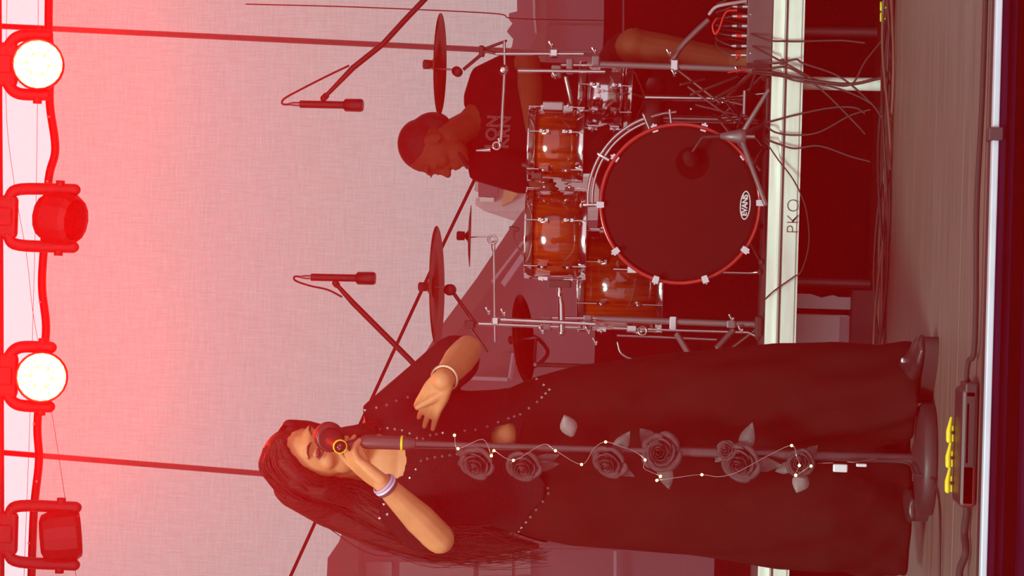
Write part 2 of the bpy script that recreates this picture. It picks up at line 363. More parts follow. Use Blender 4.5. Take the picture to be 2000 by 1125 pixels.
# ---- lamp bar and stage lamps
YL = 6.6
bar_pts = [P(-7, -60, YL), P(-3, 560, YL), P(-1, 1190, YL)]
bar = tag(MB().tube(bar_pts, 0.017, 12).build('lamp_bar', truss_black), 'black lighting bar that the four stage lamps hang from', 'bar')
lensmat = M('burning_lens', (1, 0.8, 0.5), 0.3, emit=(1.0, 0.80, 0.42), estr=14.0)
lensrim = M('glowing_rim', (1, 0.6, 0.1), 0.4, emit=(1.0, 0.70, 0.10), estr=4.0)
def par_can(x, y, lit, half, label, facing=None):
    c = P(x, y, YL); k = px(YL)
    root = thing('stage_lamp', label, 'lamp', (c.x, c.y, c.z))
    # yoke: a U of flat bar from the lighting bar down both sides
    yk = MB(); h = half * k
    topz = P(2, y, YL).z
    for s in (-1, 1):
        yk.tube(spline([Vector((c.x + s * 0.028, c.y, topz - 0.02)), Vector((c.x + s * h * 0.66, c.y, topz - 0.028)), Vector((c.x + s * (h - 0.006), c.y, topz - 0.066)), Vector((c.x + s * (h - 0.004), c.y, c.z - 0.028 if lit else c.z - 0.05))], 5), [0.020] * 16, 8, rounded=True)
    yk.bbox((c.x - h * 0.72, c.y - 0.02, topz - 0.058), (c.x + h * 0.72, c.y + 0.02, topz + 0.012), 0.016)
    yk.build('yoke', truss_black, root)
    MB().bbox((c.x - 0.03, c.y - 0.03, topz - 0.045), (c.x + 0.03, c.y + 0.03, topz + 0.04), 0.006).build('clamp', truss_black, root)
    for s in (-1, 1):
        MB().lathe(Vector((c.x + s * (h - 0.004), c.y, c.z)), (s, 0, 0), [(0.0, 0.03), (0.015, 0.03), (0.015, 0.0), (0, 0)], 12).build('knob', truss_black, root)
    ax = Vector(facing).normalized(); r = (half - 8) * k
    if lit:
        r = 50 * k
        prof = [(0, -0.19), (r * 0.6, -0.185), (r * 0.85, -0.15), (r * 0.98, -0.02), (r * 1.04, 0.0), (r * 1.04, 0.05), (r * 0.97, 0.05), (r * 0.95, 0.012), (0, 0.012)]
    else:
        prof = [(0, -0.068), (r * 0.62, -0.067), (r * 0.86, -0.058), (r * 0.98, -0.03), (r * 1.0, 0.02), (r * 1.0, 0.048), (r * 0.86, 0.066), (r * 0.8, 0.06), (r * 0.8, 0.0), (0, 0.0)]
    MB().lathe(c, ax, prof, 14 if not lit else 24, smooth=lit).build('housing', truss_black, root)
    if lit:
        lens = MB().lathe(c, ax, [(r * 0.95, 0.018), (r * 0.80, 0.030), (r * 0.5, 0.036), (0, 0.038)], 24).build('lens', lensrim, root)
        for ring, cnt in ((0.0, 1), (0.30, 6), (0.58, 12), (0.80, 18)):
            _, u, v = basis(ax)
            for j in range(cnt):
                a = 2 * math.pi * j / cnt + ring * 3
                q = c + ax * (0.036 - 0.018 * ring * ring) + (u * math.cos(a) + v * math.sin(a)) * r * ring
                MB().ell(q, (0.0125,) * 3, n=8, m=6).build('led', lensmat, lens)
        li = bpy.data.lights.new('lamp_beam', 'SPOT'); li.energy = LAMP_WATTS; li.color = (1.0, 0.02, 0.015); li.spot_size = math.radians(100); li.spot_blend = 0.8; li.shadow_soft_size = 0.07
        lo = bpy.data.objects.new('lamp_beam', li); COL.objects.link(lo); lo.parent = root
        lo.location = ax * 0.07; lo.rotation_euler = Vector((ax.x, -1, -0.10)).to_track_quat('-Z', 'Y').to_euler()
    else:
        MB().disc(c, ax, r * 0.8, 20, 0.02).build('lens', M('dark_lens', (0.02, 0.012, 0.012), 0.1), root)
tocam = (CAM - P(75, 125, YL)).normalized()
par_can(75, 127, True, 62, 'burning stage lamp on the bar, over the right cymbal', Vector((-0.02, -1, -0.30)))
par_can(116, 426, False, 60, 'unlit stage lamp on the bar, between the two burning lamps', Vector((-0.10, -0.25, -1)))
par_can(82, 736, True, 62, 'burning stage lamp on the bar, above the singer', Vector((0.02, -1, -0.30)))
par_can(118, 1046, False, 60, 'unlit stage lamp at the end of the bar past the singer', Vector((0.1, 0.4, -1)))

# ---- houses beyond the gauze
dusk = M('dark_plum_render', (0.030, 0.016, 0.034), 0.9, var=0.15, scale=0.6)
dusk2 = M('dark_mauve_render', (0.055, 0.032, 0.055), 0.9, var=0.12, scale=0.6)
roofdark = M('dark_red_tiles', (0.014, 0.005, 0.008), 0.85, var=0.25, scale=2)
palewall = M('pale_render', (0.42, 0.36, 0.40), 0.9, var=0.1, scale=1)
paletrim = M('pale_trim', (0.20, 0.15, 0.20), 0.8)
ochre = M('ochre_render', (0.42, 0.22, 0.10), 0.9)
paneglass = M('dim_window_pane', (0.10, 0.075, 0.09), 0.5)
def W(x, y, Y): p = P(x, y, Y); return (p.x, p.z)
def slab(name, poly, Y, th, mat, parent): return MB().prism([W(x, y, Y) for x, y in poly], Y, Y + th).build(name, mat, parent)
YH = 22.0
h1 = thing('house', 'dark plum house with a long sloping gable roof, behind the gauze', 'house', (P(1500, 800, YH).x, YH, -1.0))
slab('wall', ((1560, 430), (1048, 430), (1000, 485), (925, 600), (838, 700), (800, 790), (800, 900), (1560, 900)), YH, 4.0, dusk, h1)
slab('roof', ((1052, 408), (1030, 400), (1000, 440), (930, 545), (868, 628), (830, 690), (790, 790), (815, 800), (850, 712), (890, 652), (950, 572), (1015, 480)), YH - 0.5, 5.0, roofdark, h1)
slab('barge_board', ((1035, 470), (1042, 478), (985, 560), (978, 552)), YH - 0.6, 0.1, paletrim, h1)
slab('barge_board', ((1020, 470), (1023, 474), (962, 553), (959, 549)), YH - 0.6, 0.1, paletrim, h1)
slab('cornice', ((1003, 690), (995, 745), (991, 745), (999, 690)), YH - 0.3, 0.3, paletrim, h1)
slab('cornice', ((916, 735), (995, 738), (995, 745), (916, 742)), YH - 0.3, 0.3, paletrim, h1)
slab('shutter', ((980, 690), (998, 690), (998, 708), (980, 708)), YH - 0.15, 0.2, roofdark, h1)
h2 = thing('house', 'mauve house with pale windows, beside the singer behind the gauze', 'house', (P(1500, 1090, YH).x, YH + 3, -1.0))
YG = YH + 3
slab('wall', ((1560, 880), (665, 880), (668, 1052), (652, 1085), (640, 1100), (640, 1200), (1560, 1200)), YG, 4, dusk2, h2)
slab('roof', ((676, 1020), (662, 1058), (640, 1090), (634, 1210), (700, 1210), (700, 1020)), YG - 0.4, 0.5, roofdark, h2)
for a in ((715, 1098, 765, 1180), (780, 1098, 925, 1180), (935, 1080, 1000, 1180), (1006, 1075, 1036, 1180)):
    f = slab('window', ((a[0], a[1]), (a[2], a[1]), (a[2], a[3]), (a[0], a[3])), YG - 0.1, 0.2, paneglass, h2)
    mid = (a[1] + a[3]) / 2
    slab('mullion', ((a[0], mid - 1), (a[2], mid - 1), (a[2], mid + 1), (a[0], mid + 1)), YG - 0.16, 0.06, dusk, f)
slab('drainpipe', ((1040, 1072), (1420, 1072), (1420, 1076), (1040, 1076)), YG - 0.2, 0.1, dusk, h2)
slab('wall_seam', ((1198, 1060), (1204, 1060), (1204, 1200), (1198, 1200)), YG - 0.2, 0.1, paletrim, h2)
h3 = thing('house', 'pale house with an ochre side seen between the drummer and the small cymbal', 'house', (P(1500, 370, 30).x, 30, -1.0))
slab('wall', ((1560, 345), (930, 345), (926, 372), (950, 372), (950, 386), (930, 386), (928, 400), (945, 412), (1560, 412)), 30, 4, palewall, h3)
slab('roof', ((934, 354), (972, 354), (972, 384), (934, 384)), 29.9, 0.2, dusk2, h3)
slab('window', ((976, 350), (1014, 350), (1014, 366), (976, 370)), 29.9, 0.2, dusk, h3)
slab('side_wall', ((984, 374), (1016, 370), (1000, 392), (980, 402)), 29.85, 0.15, ochre, h3)
slab('window_sill', ((938, 386), (964, 386), (964, 394), (938, 394)), 29.85, 0.15, white, h3)
h4 = thing('house', 'dark house with stepped rooftop and wide panes beside the right cymbal stand', 'house', (P(1500, 40, YH).x, YH - 2, -1.0))
YJ = YH - 2
slab('wall', ((1560, -120), (1008, -120), (1010, 22), (994, 26), (994, 38), (1002, 44), (992, 58), (990, 62), (1004, 66), (1000, 90), (996, 96), (1000, 140), (1560, 140)), YJ, 4, dusk2, h4)
slab('roof_band', ((1044, -120), (1045, 30), (1050, 66), (1040, 88), (1020, 100), (1030, 140), (1066, 140), (1066, -120)), YJ - 0.3, 0.4, roofdark, h4)
slab('gutter', ((1038, -120), (1041, 30), (1045, 64), (1048, 64), (1045, 30), (1043, -120)), YJ - 0.35, 0.1, paletrim, h4)
for a in ((1070, -100, 1180, 44), (1068, 50, 1180, 96)):
    slab('window', ((a[0], a[1]), (a[2], a[1]), (a[2], a[3]), (a[0], a[3])), YJ - 0.1, 0.15, dusk, h4)
# black masking drape low behind the drum riser, higher at the right-hand end
dr = MB(); n_ = 90
pts = []
for i in range(n_ + 1):
    x = -3.0 + 6.0 * i / n_
    pts.append((x, 9.25 + 0.03 * math.sin(x * 17)))
ztop = lambda x: 0.56 if x < -0.95 else min(1.13, 0.56 + (x + 0.95) * 4.0)
dr.add([Vector((x, y, 0)) for x, y in pts] + [Vector((x, y, ztop(x))) for x, y in pts], [(i, i + 1, n_ + 2 + i, n_ + 1 + i) for i in range(n_)])
dro = tag(dr.build('masking_drape', blackcloth), 'low black pleated drape hung behind the drum riser', 'drape')
a_, b2_ = P(1218, -60, 9.17), P(1218, 66, 9.17)
MB().tube([a_, b2_], 0.006, 8).build('drape_rail', greymetal, dro)

# ================================================================ drum riser
RY = 7.04; RZ = 0.40
riser = thing('drum_riser', 'low drum riser with a white aluminium front rail marked PKO', 'riser', (0, RY, 0))
prof = [(0.0, 0.0), (0.0, 0.005), (-0.004, 0.010), (-0.004, 0.052), (0.004, 0.056), (0.004, 0.060), (-0.006, 0.062), (-0.010, 0.068), (-0.006, 0.074), (0.004, 0.077), (0.004, 0.100), (0.012, 0.106), (0.05, 0.106), (0.05, 0.0)]
rail = MB(); x0, x1 = -2.9, 2.9
lip = 0.008
rail.add([Vector((x, RY + a, RZ - 0.108 + h)) for x in (x0, x1) for a, h in [(q[0], q[1]) for q in prof]], [(i, (i + 1) % len(prof), len(prof) + (i + 1) % len(prof), len(prof) + i) for i in range(len(prof))] + [tuple(range(len(prof))), tuple(range(2 * len(prof) - 1, len(prof) - 1, -1))], False)
ro = rail.build('front_rail', alu, riser)
MB().box((x0, RY - 0.0035, RZ - 0.051), (x1, RY + 0.0, RZ - 0.0475)).build('rail_slot', inkblack, ro)
MB().bbox((x0, RY + 0.05, RZ - 0.03), (x1, RY + 2.1, RZ - 0.001), 0.003).build('deck', deckdark, riser)
for x in (x0, x1): MB().bbox((x - 0.03, RY + 0.05, RZ - 0.108), (x + 0.03, RY + 2.1, RZ - 0.031), 0.004).build('side_rail', alu, riser)
for yy, Y, r_ in ((163, 7.16, 0.023), (700, 7.16, 0.023), (1180, 7.16, 0.023), (-90, 7.16, 0.023)):
    a = P(1600, yy, Y); MB().tube([(a.x, Y, 0.012), (a.x, Y, RZ - 0.03)], r_, 14).build('leg', alu, riser)
    MB().lathe((a.x, Y, 0), (0, 0, 1), [(0, 0), (0.035, 0), (0.035, 0.012), (0, 0.012)], 14).build('foot', rubber, riser)
for yy in (62, 553, 900):
    a = P(1600, yy, 7.75); MB().tube([(a.x, 7.75, 0.0), (a.x, 7.75, RZ - 0.03)], 0.02, 10).build('leg', greymetal, riser)
a, b_ = P(1537, 422, RY - 0.002), P(1537, 300, RY - 0.002)
dirx = Vector((1, 0, 0))
text('lettering', 'PKO', 0.060, Vector((a.x, RY - 0.0062, RZ - 0.088)), dirx, (0, 0, 1), inkblack, ro, font_offset=-0.0017, space=1.05)
# black cloth hung under the riser
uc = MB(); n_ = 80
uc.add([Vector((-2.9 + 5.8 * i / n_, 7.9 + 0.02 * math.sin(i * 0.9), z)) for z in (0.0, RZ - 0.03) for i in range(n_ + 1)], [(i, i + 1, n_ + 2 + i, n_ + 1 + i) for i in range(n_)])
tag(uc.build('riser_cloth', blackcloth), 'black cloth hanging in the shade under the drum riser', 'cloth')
# boxes stored under the riser
flat = tag(MB().bbox((P(1600, 690, 7.5).x - 0.02, 7.36, 0.0), (P(1600, 575, 7.5).x + 0.02, 7.72, 0.088), 0.006).build('flat_case', blackplastic), 'flat black case under the riser below the white boxes', 'case')
wb = thing('storage_box', 'white plastic storage box on the flat case under the riser', 'box', (P(1600, 655, 7.45).x, 7.5, 0.088))
xa, xb = P(1600, 700, 7.45).x, P(1600, 614, 7.45).x
MB().bbox((xa, 7.42, 0.088), (xb, 7.66, 0.32), 0.008).build('body', white, wb)
MB().bbox((xa - 0.004, 7.412, 0.285), (xb + 0.004, 7.668, 0.335), 0.006).build('lid', white, wb)
MB().bbox((xa + 0.01, 7.415, 0.09), (xb - 0.006, 7.421, 0.125), 0.002).build('lower_edge', M('greyed_plastic', (0.40, 0.34, 0.38), 0.6), wb)
xa, xb = P(1600, 603, 7.45).x, P(1600, 579, 7.45).x
bag = MB()
outline = [(xa, 0.088), (xb, 0.088), (xb, 0.13), (xb + 0.006, 0.15), (xb - 0.004, 0.19), (xb + 0.008, 0.23), (xb + 0.008, 0.30), (xa, 0.30)]
bag.prism(outline, 7.44, 7.62)
bg = bag.build('folded_sheet', white); tag(bg, 'folded white sheet standing beside the storage box under the riser', 'sheet')

# ================================================================ drums
def lug_box(mb, c, ax, out, ln=0.034):
    d = Vector(ax).normalized(); o = Vector(out).normalized(); t = d.cross(o)
    mb.add([Vector(c) + d * a + o * b + t * e for a in (-ln / 2, ln / 2) for b in (0, 0.016) for e in (-0.006, 0.006)], [(0, 1, 3, 2), (4, 6, 7, 5), (0, 4, 5, 1), (2, 3, 7, 6), (0, 2, 6, 4), (1, 5, 7, 3)], False)
    mb.ell(Vector(c) + o * 0.016, (0.008, 0.008, 0.008), n=8, m=6)
def drum(name, label, base, axis, r, ln, nl, shellmat, topmat=whitehead, hoop=chrome, group=None, phase=0.0):
    ax = Vector(axis).normalized(); base = Vector(base)
    root = thing(name, label, 'drum', base, group)
    MB().lathe(base, ax, [(r, 0), (r, ln), (r - 0.007, ln), (r - 0.007, 0)], 48, closed=True).build('shell', shellmat, root)
    for h, sgn, hm in ((ln, 1, topmat), (0.0, -1, drumhead)):
        MB().disc(base, ax, r - 0.001, 40, h + sgn * 0.003).build('drumhead', hm, root)
        ho = MB().lathe(base + ax * h, ax * sgn, [(r + 0.002, -0.016), (r + 0.010, -0.015), (r + 0.008, 0.006), (r + 0.012, 0.011), (r + 0.004, 0.013), (r + 0.001, 0.004)], 48, closed=True).build('hoop', hoop, root)
    _, u, v = basis(ax)
    for k in range(nl):
        a = 2 * math.pi * (k + phase) / nl; o = u * math.cos(a) + v * math.sin(a)
        for h in (ln * 0.27, ln * 0.73):
            m = MB(); lug_box(m, base + ax * h + o * r, ax, o); m.build('lug', chrome, root)
        for h0, h1 in ((-0.012, ln * 0.22), (ln * 0.78, ln + 0.012)):
            MB().tube([base + ax * h0 + o * (r + 0.011), base + ax * h1 + o * (r + 0.011)], 0.0032, 6).build('tension_rod', chrome, root)
    return root
# bass drum
BC = P(1328, 398, 7.20); BR = 0.275; bax = Vector((-0.06, -1, 0.0)).normalized()
bd = thing('bass_drum', 'large bass drum with black front head and red hoop', 'drum', (BC.x, BC.y, RZ))
MB().lathe(BC, -bax, [(BR, 0.03), (BR, 0.44), (BR - 0.008, 0.44), (BR - 0.008, 0.03)], 64, closed=True).build('shell', woodshell, bd)
hd = MB().lathe(BC, bax, [(BR + 0.002, -0.008), (BR - 0.006, 0.002), (BR - 0.02, 0.004), (0, 0.004)], 64).build('drumhead', drumhead, bd)
for h in (0.0, -0.44):
    MB().lathe(BC + bax * h, bax, [(BR - 0.004, -0.034), (BR + 0.010, -0.034), (BR + 0.011, 0.010), (BR + 0.007, 0.014), (BR - 0.002, 0.012)], 64, closed=True).build('hoop', hoopred, bd)
_, bu, bv = basis(bax)
def around(a, r, h=0.0):   # a: degrees anticlockwise from the place's right, seen from the front
    return BC + Vector((1, 0, 0)) * math.cos(math.radians(a)) * r + Vector((0, 0, 1)) * math.sin(math.radians(a)) * r + bax * h
for k in range(10):
    a = 18 + 36 * k + 2; o = (around(a, 1) - BC).normalized(); t = bax.cross(o)
    m = MB(); c0 = around(a, BR + 0.006)
    m.add([c0 + o * p + bax * q + t * e for p in (-0.006, 0.012) for q in (-0.045, 0.019) for e in (-0.011, 0.011)], [(0, 1, 3, 2), (4, 6, 7, 5), (0, 4, 5, 1), (2, 3, 7, 6), (0, 2, 6, 4), (1, 5, 7, 3)], False)
    m.add([c0 + o * p + bax * q + t * e for p in (-0.014, 0.010) for q in (0.014, 0.020) for e in (-0.010, 0.010)], [(0, 1, 3, 2), (4, 6, 7, 5), (0, 4, 5, 1), (2, 3, 7, 6), (0, 2, 6, 4), (1, 5, 7, 3)], False)
    cl = m.build('claw', chrome, bd)
    MB().tube([c0 + o * 0.014 + bax * 0.024, c0 + o * 0.014 - bax * 0.14], 0.004, 6).build('tension_rod', chrome, cl)
    m = MB(); lug_box(m, around(a, BR) - bax * 0.16, bax, o, 0.05); m.build('lug', chrome, bd)
# port hole and maker's badge on the front head
pc = P(1352, 318, 7.19); pc = pc + bax * ((BC + bax * 0.0045 - pc).dot(bax))
MB().disc(pc, bax, 0.058, 36, 0.0012).build('port_hole', M('hole_black', (0.006, 0.003, 0.003), 1.0, spec=0.0), hd)
ec = P(1455.5, 401, 7.19); ec = ec + bax * ((BC + bax * 0.0052 - ec).dot(bax))
rx = Vector((1, 0, 0)) - bax * bax.x; rx.normalize(); uz = Vector((0, 0, 1))
# follow the slight lean of the kit
lean = math.radians(-2.5); rx2 = rx * math.cos(lean) + uz * math.sin(lean); uz2 = uz * math.cos(lean) - rx * math.sin(lean)
em = MB(); N = 36; A, B = 0.051, 0.0185
outer = [ec + rx2 * A * math.cos(2 * math.pi * j / N) + uz2 * B * math.sin(2 * math.pi * j / N) for j in range(N)]
inner = [ec + rx2 * (A - 0.0042) * math.cos(2 * math.pi * j / N) + uz2 * (B - 0.0036) * math.sin(2 * math.pi * j / N) for j in range(N)]
em.add([p + bax * h for h in (0, 0.001) for p in outer] + [p + bax * h for h in (0, 0.001) for p in inner], [(N + j, N + (j + 1) % N, 3 * N + (j + 1) % N, 3 * N + j) for j in range(N)] + [(j, (j + 1) % N, N + (j + 1) % N, N + j) for j in range(N)], False)
em.build('badge_ring', printwhite, hd)
text('badge_lettering', 'EVANS', 0.0265, ec + bax * 0.001 + uz2 * 0.001, rx2, uz2, printwhite, hd, font_offset=0.0009, space=0.92)
for s in (-1, 1):
    foot = around(-62 if s > 0 else -118, BR + 0.01, -0.14)
    MB().tube([foot, Vector((foot.x + s * 0.07, foot.y - 0.05, RZ + 0.012))], 0.008, 8).build('spur', chrome, bd)
    MB().ell(Vector((foot.x + s * 0.07, foot.y - 0.05, RZ + 0.012)), (0.012,) * 3, n=8, m=6).build('spur_tip', rubber, bd)
# rack toms on top
tilt = Vector((0.02, -0.10, 1))
def tom(x, y, rpx, v0, v1, Y, label, nl, ph, lean=0.0):
    c0 = P(v1, y, Y); c1 = P(v0, y + (v0 - v1) * 0.02, Y); ln = (c1 - c0).length * 0.93
    ax = Vector(((c1 - c0).normalized().x + lean, -0.07, 1)).normalized()
    return drum('rack_tom', label, c0 + ax * 0.012, ax, rpx * px(Y), ln, nl, woodshell, phase=ph), c0, ax, ln, rpx * px(Y)
t1, c0, ax1, ln1, r1 = tom(0, 283, 68, 1038, 1140, 7.36, 'smaller amber rack tom beside the steel snare drum', 6, 0.25)
t2, c2, ax2, ln2, r2 = tom(0, 458, 85, 1032, 1146, 7.36, 'larger amber rack tom between bass drum and splash cymbal', 6, 0.25)
# floor tom and snare
fc = P(1290, 548, 7.86)
ft = drum('floor_tom', 'amber floor tom standing beside the bass drum', (fc.x, fc.y, fc.z), (0, -0.03, 1), 0.195, (1290 - 1138) * px(7.86), 8, woodshell, phase=0.4)
for a in (-150, -80, 20):
    q = Vector((fc.x + 0.215 * math.cos(math.radians(a)), fc.y + 0.215 * math.sin(math.radians(a)), 0))
    lg = MB().tube([(q.x, q.y, fc.z + 0.17), (q.x, q.y, RZ + 0.05), (q.x + 0.02 * math.cos(math.radians(a)), q.y + 0.02 * math.sin(math.radians(a)), RZ + 0.01)], 0.006, 8).build('leg', chrome, ft)
    MB().bbox((q.x - 0.014, q.y - 0.014, fc.z + 0.08), (q.x + 0.014, q.y + 0.014, fc.z + 0.12), 0.004).build('leg_bracket', chrome, lg)
    MB().ell((q.x + 0.02 * math.cos(math.radians(a)), q.y + 0.02 * math.sin(math.radians(a)), RZ + 0.012), (0.013, 0.013, 0.012), n=8, m=6).build('rubber_foot', rubber, lg)
sc_ = P(1228, 190, 7.72)
sn = drum('snare_drum', 'bright steel snare drum beside the smaller rack tom', sc_, (0.02, -0.06, 1), 0.118, 92 * px(7.72), 8, M('polished_steel', (0.66, 0.60, 0.62), 0.12, 1.0), phase=0.3)
ss = thing('snare_stand', 'chrome tripod stand under the steel snare drum', 'stand', (sc_.x, sc_.y, RZ))
MB().tube([(sc_.x, sc_.y, RZ + 0.06), (sc_.x, sc_.y, sc_.z - 0.05)], 0.011, 10).build('pole', chrome, ss)
for a in (30, 150, 270):
    d = Vector((math.cos(math.radians(a)), math.sin(math.radians(a)), 0))
    MB().tube([Vector((sc_.x, sc_.y, RZ + 0.16)), Vector((sc_.x, sc_.y, RZ + 0.012)) + d * 0.19], 0.008, 8).build('leg', chrome, ss)
    MB().tube([Vector((sc_.x, sc_.y, sc_.z - 0.06)), Vector((sc_.x, sc_.y, sc_.z - 0.018)) + d * 0.11, Vector((sc_.x, sc_.y, sc_.z + 0.01)) + d * 0.135], 0.006, 8).build('basket_arm', chrome, ss)

# ---------------------------------------------------------------- cymbals
def cymbal(name, x, y, Y, rpx, axis, label, feltdx=0):
    c = P(x, y, Y); ax = Vector(axis).normalized(); r = rpx * px(Y)
    root = thing(name, label, 'cymbal', c)
    MB().lathe(c, ax, [(0.006, r * 0.17), (r * 0.07, r * 0.165), (r * 0.15, r * 0.10), (r * 0.2, r * 0.07), (r * 0.6, r * 0.045), (r, 0.0), (r, -0.002), (r * 0.6, r * 0.036), (r * 0.2, r * 0.058), (r * 0.15, r * 0.09), (r * 0.06, r * 0.15), (0.006, r * 0.16)], 56, closed=True).build('plate', cymbalmat, root)
    MB().lathe(c, ax, [(0, r * 0.17), (0.016, r * 0.17), (0.017, r * 0.17 + 0.026), (0.012, r * 0.17 + 0.030), (0, r * 0.17 + 0.030)], 16).build('felt', felt, root)
    MB().lathe(c, ax, [(0, r * 0.13), (0.014, r * 0.13), (0.014, r * 0.03), (0, r * 0.03)], 16).build('lower_felt', felt, root)
    return c, ax, r
YC = 7.32
cL = cymbal('crash_cymbal', 853, 560, YC, 120, (-0.03, -0.02, 1), 'large crash cymbal over the amber floor tom')
cR = cymbal('crash_cymbal', 859, 126, YC, 101, (0.0, -0.02, 1), 'crash cymbal over the right stand, beside the drummer')
cS = cymbal('splash_cymbal', 918, 461, YC + 0.05, 61, (0.0, -0.115, 1), 'small splash cymbal over the larger rack tom')
cO = cymbal('ride_cymbal', 1022, 662, 8.1, 88, (-0.12, 0.14, 1), 'ride cymbal tilted low behind the left stand')
st = thing('cymbal_stand', 'black stand holding the tilted ride cymbal', 'stand', (cO[0].x - 0.1, 8.2, RZ))
q = cO[0]; hinge = P(1045, 712, 8.12)
MB().tube([q + cO[1] * 0.02, q - cO[1] * 0.05], 0.005, 8).build('stem', steel, st)
MB().tube(spline([q - cO[1] * 0.05, hinge, P(1070, 690, 8.15), P(1055, 665, 8.18), P(1040, 655, 8.2)], 5), 0.008, 8).build('arm', blackmetal, st)
MB().lathe(hinge, (0, 1, 0), [(0, -0.014), (0.014, -0.014), (0.014, 0.014), (0, 0.014)], 14).build('tilter', steel, st)
MB().tube([hinge, Vector((hinge.x, hinge.y, RZ + 0.02))], 0.010, 10).build('pole', blackmetal, st)
for a in (90, 210, 330):
    MB().tube([Vector((hinge.x, hinge.y, RZ + 0.22)), Vector((hinge.x + 0.2 * math.cos(math.radians(a)), hinge.y + 0.2 * math.sin(math.radians(a)), RZ + 0.01))], 0.007, 8).build('leg', blackmetal, st)

# ---------------------------------------------------------------- the two rack posts with their booms
def clampb(root, x, y, Y, sx, sz, mat=chrome, name='clamp'):
    c = P(x, y, Y); return MB().bbox((c.x - sx, Y - 0.018, c.z - sz), (c.x + sx, Y + 0.018, c.z + sz), 0.005).build(name, mat, root)
def wing(root, x, y, Y, dx=0.02):
    c = P(x, y, Y - 0.02); m = MB().tube([c, c + Vector((dx, -0.004, 0.010))], 0.005, 8, rounded=True); m.tube([c, c + Vector((dx * 0.4, -0.02, -0.004))], 0.005, 8, rounded=True); return m.build('wing_nut', chrome, root)
def rack_post(y0, y1, label, base_y):
    a = P(1425, base_y, YC)
    root = thing('rack_post', label, 'stand', (a.x, YC, RZ))
    return root
LP = rack_post(630, 630, 'chrome drum rack post with boom arms, left of the floor tom seen from the audience', 631)
LP['label'] = 'chrome drum rack post under the large crash cymbal, beside the floor tom'
b0 = P(1425, 632, YC)
MB().tube([P(1165, 622, YC), P(1425, 632, YC), Vector((b0.x, YC, RZ + 0.03))], 0.0115, 12).build('post', greymetal, LP)
MB().tube([P(935, 632, YC - 0.01), P(1062, 637, YC - 0.01), P(1130, 639, YC - 0.01)], 0.0075, 10).build('upper_tube', chrome, LP)
MB().tube([P(978, 624, YC - 0.03), P(1163, 633, YC - 0.03)], 0.0085, 10).build('middle_tube', chrome, LP)
MB().tube([P(1062, 621, YC), P(1165, 622, YC)], 0.006, 10).build('inner_tube', chrome, LP)
for x, y, s1, s2 in ((1067, 632, 0.026, 0.02), (1148, 630, 0.028, 0.016), (1315, 631, 0.024, 0.014), (1428, 633, 0.014, 0.016)): clampb(LP, x, y, YC, s1, s2, greymetal if x != 1315 else chrome)
clampb(LP, 968, 627, YC - 0.03, 0.013, 0.014)
for x, y in ((955, 612), (985, 615), (1060, 650), (1150, 650), (1164, 672), (1430, 626), (1448, 648)): wing(LP, x, y, YC)
# tom arm (chrome, thick) reaching towards the larger tom
MB().tube([P(1092, 556, YC), P(1094, 578, YC)], 0.011, 12, rounded=True).build('tom_arm_end', chrome, LP)
MB().tube([P(1094, 578, YC), P(1096, 596, YC), P(1097, 650, YC - 0.03)], [0.007, 0.013, 0.012], 12, rounded=True).build('tom_arm', chrome, LP)
MB().bbox(P(1115, 556, 7.30) - Vector((0.012, 0.0, 0.0)), P(1072, 546, 7.34), 0.004).build('tom_bracket', blackmetal, LP)
# boom of the large crash
MB().tube([P(930, 634, YC), P(887, 574, YC)], 0.007, 10).build('boom', blackmetal, LP)
MB().tube([P(918, 640, YC), P(951, 686, YC)], [0.006, 0.005], 8, rounded=True).build('boom_tail', blackmetal, LP)
clampb(LP, 918, 634, YC, 0.016, 0.018, blackmetal)
MB().lathe(P(879, 566, YC), (0, 1, 0), [(0, -0.02), (0.021, -0.02), (0.021, 0.02), (0, 0.02)], 16).build('tilter', blackmetal, LP)
MB().tube([P(876, 562, YC), P(822, 559, YC)], 0.0035, 8).build('cymbal_rod', steel, LP)
# rod to the splash
MB().tube([P(967, 668, YC - 0.02), P(966, 627, YC - 0.02), P(964, 486, YC + 0.05)], 0.0042, 8).build('splash_rod', chrome, LP)
MB().lathe(P(962, 468, YC + 0.05), (0, 1, 0), [(0.011, -0.01), (0.018, -0.012), (0.018, 0.012), (0.011, 0.01)], 20, closed=True).build('ring_clamp', chrome, LP)
MB().tube([P(964, 487, YC + 0.05), P(963, 474, YC + 0.05)], 0.0075, 8, rounded=True).build('rod_socket', chrome, LP)
MB().tube([P(961, 462, YC + 0.05), P(900, 464, YC + 0.05)], 0.0026, 6).build('cymbal_rod', chrome, LP)
# feet of the post
MB().tube([P(1322, 652, YC - 0.02), P(1345, 690, YC - 0.06)], 0.012, 4).build('brace', greymetal, LP)
MB().tube([P(1432, 645, YC - 0.01), P(1400, 680, YC - 0.05)], 0.011, 4).build('brace', greymetal, LP)
MB().bbox((b0.x - 0.045, YC - 0.09, RZ + 0.002), (b0.x + 0.03, YC + 0.09, RZ + 0.03), 0.008).build('foot', rubber, LP)
MB().tube([P(1205, 655, YC + 0.1), P(1290, 658, YC + 0.1), P(1400, 663, YC + 0.1)], 0.0045, 8).build('thin_rod', steel, LP)
MB().tube(spline([P(1206, 668, YC + 0.12), P(1212, 688, YC + 0.12), P(1228, 699, YC + 0.12), P(1250, 702, YC + 0.12), P(1272, 699, YC + 0.12)], 5), 0.004, 8).build('curved_rod', steel, LP)
MB().lathe(P(1255, 646, YC + 0.08), (0, 1, 0), [(0.012, -0.01), (0.019, -0.01), (0.019, 0.01), (0.012, 0.01)], 16, closed=True).build('ring_clamp', steel, LP)

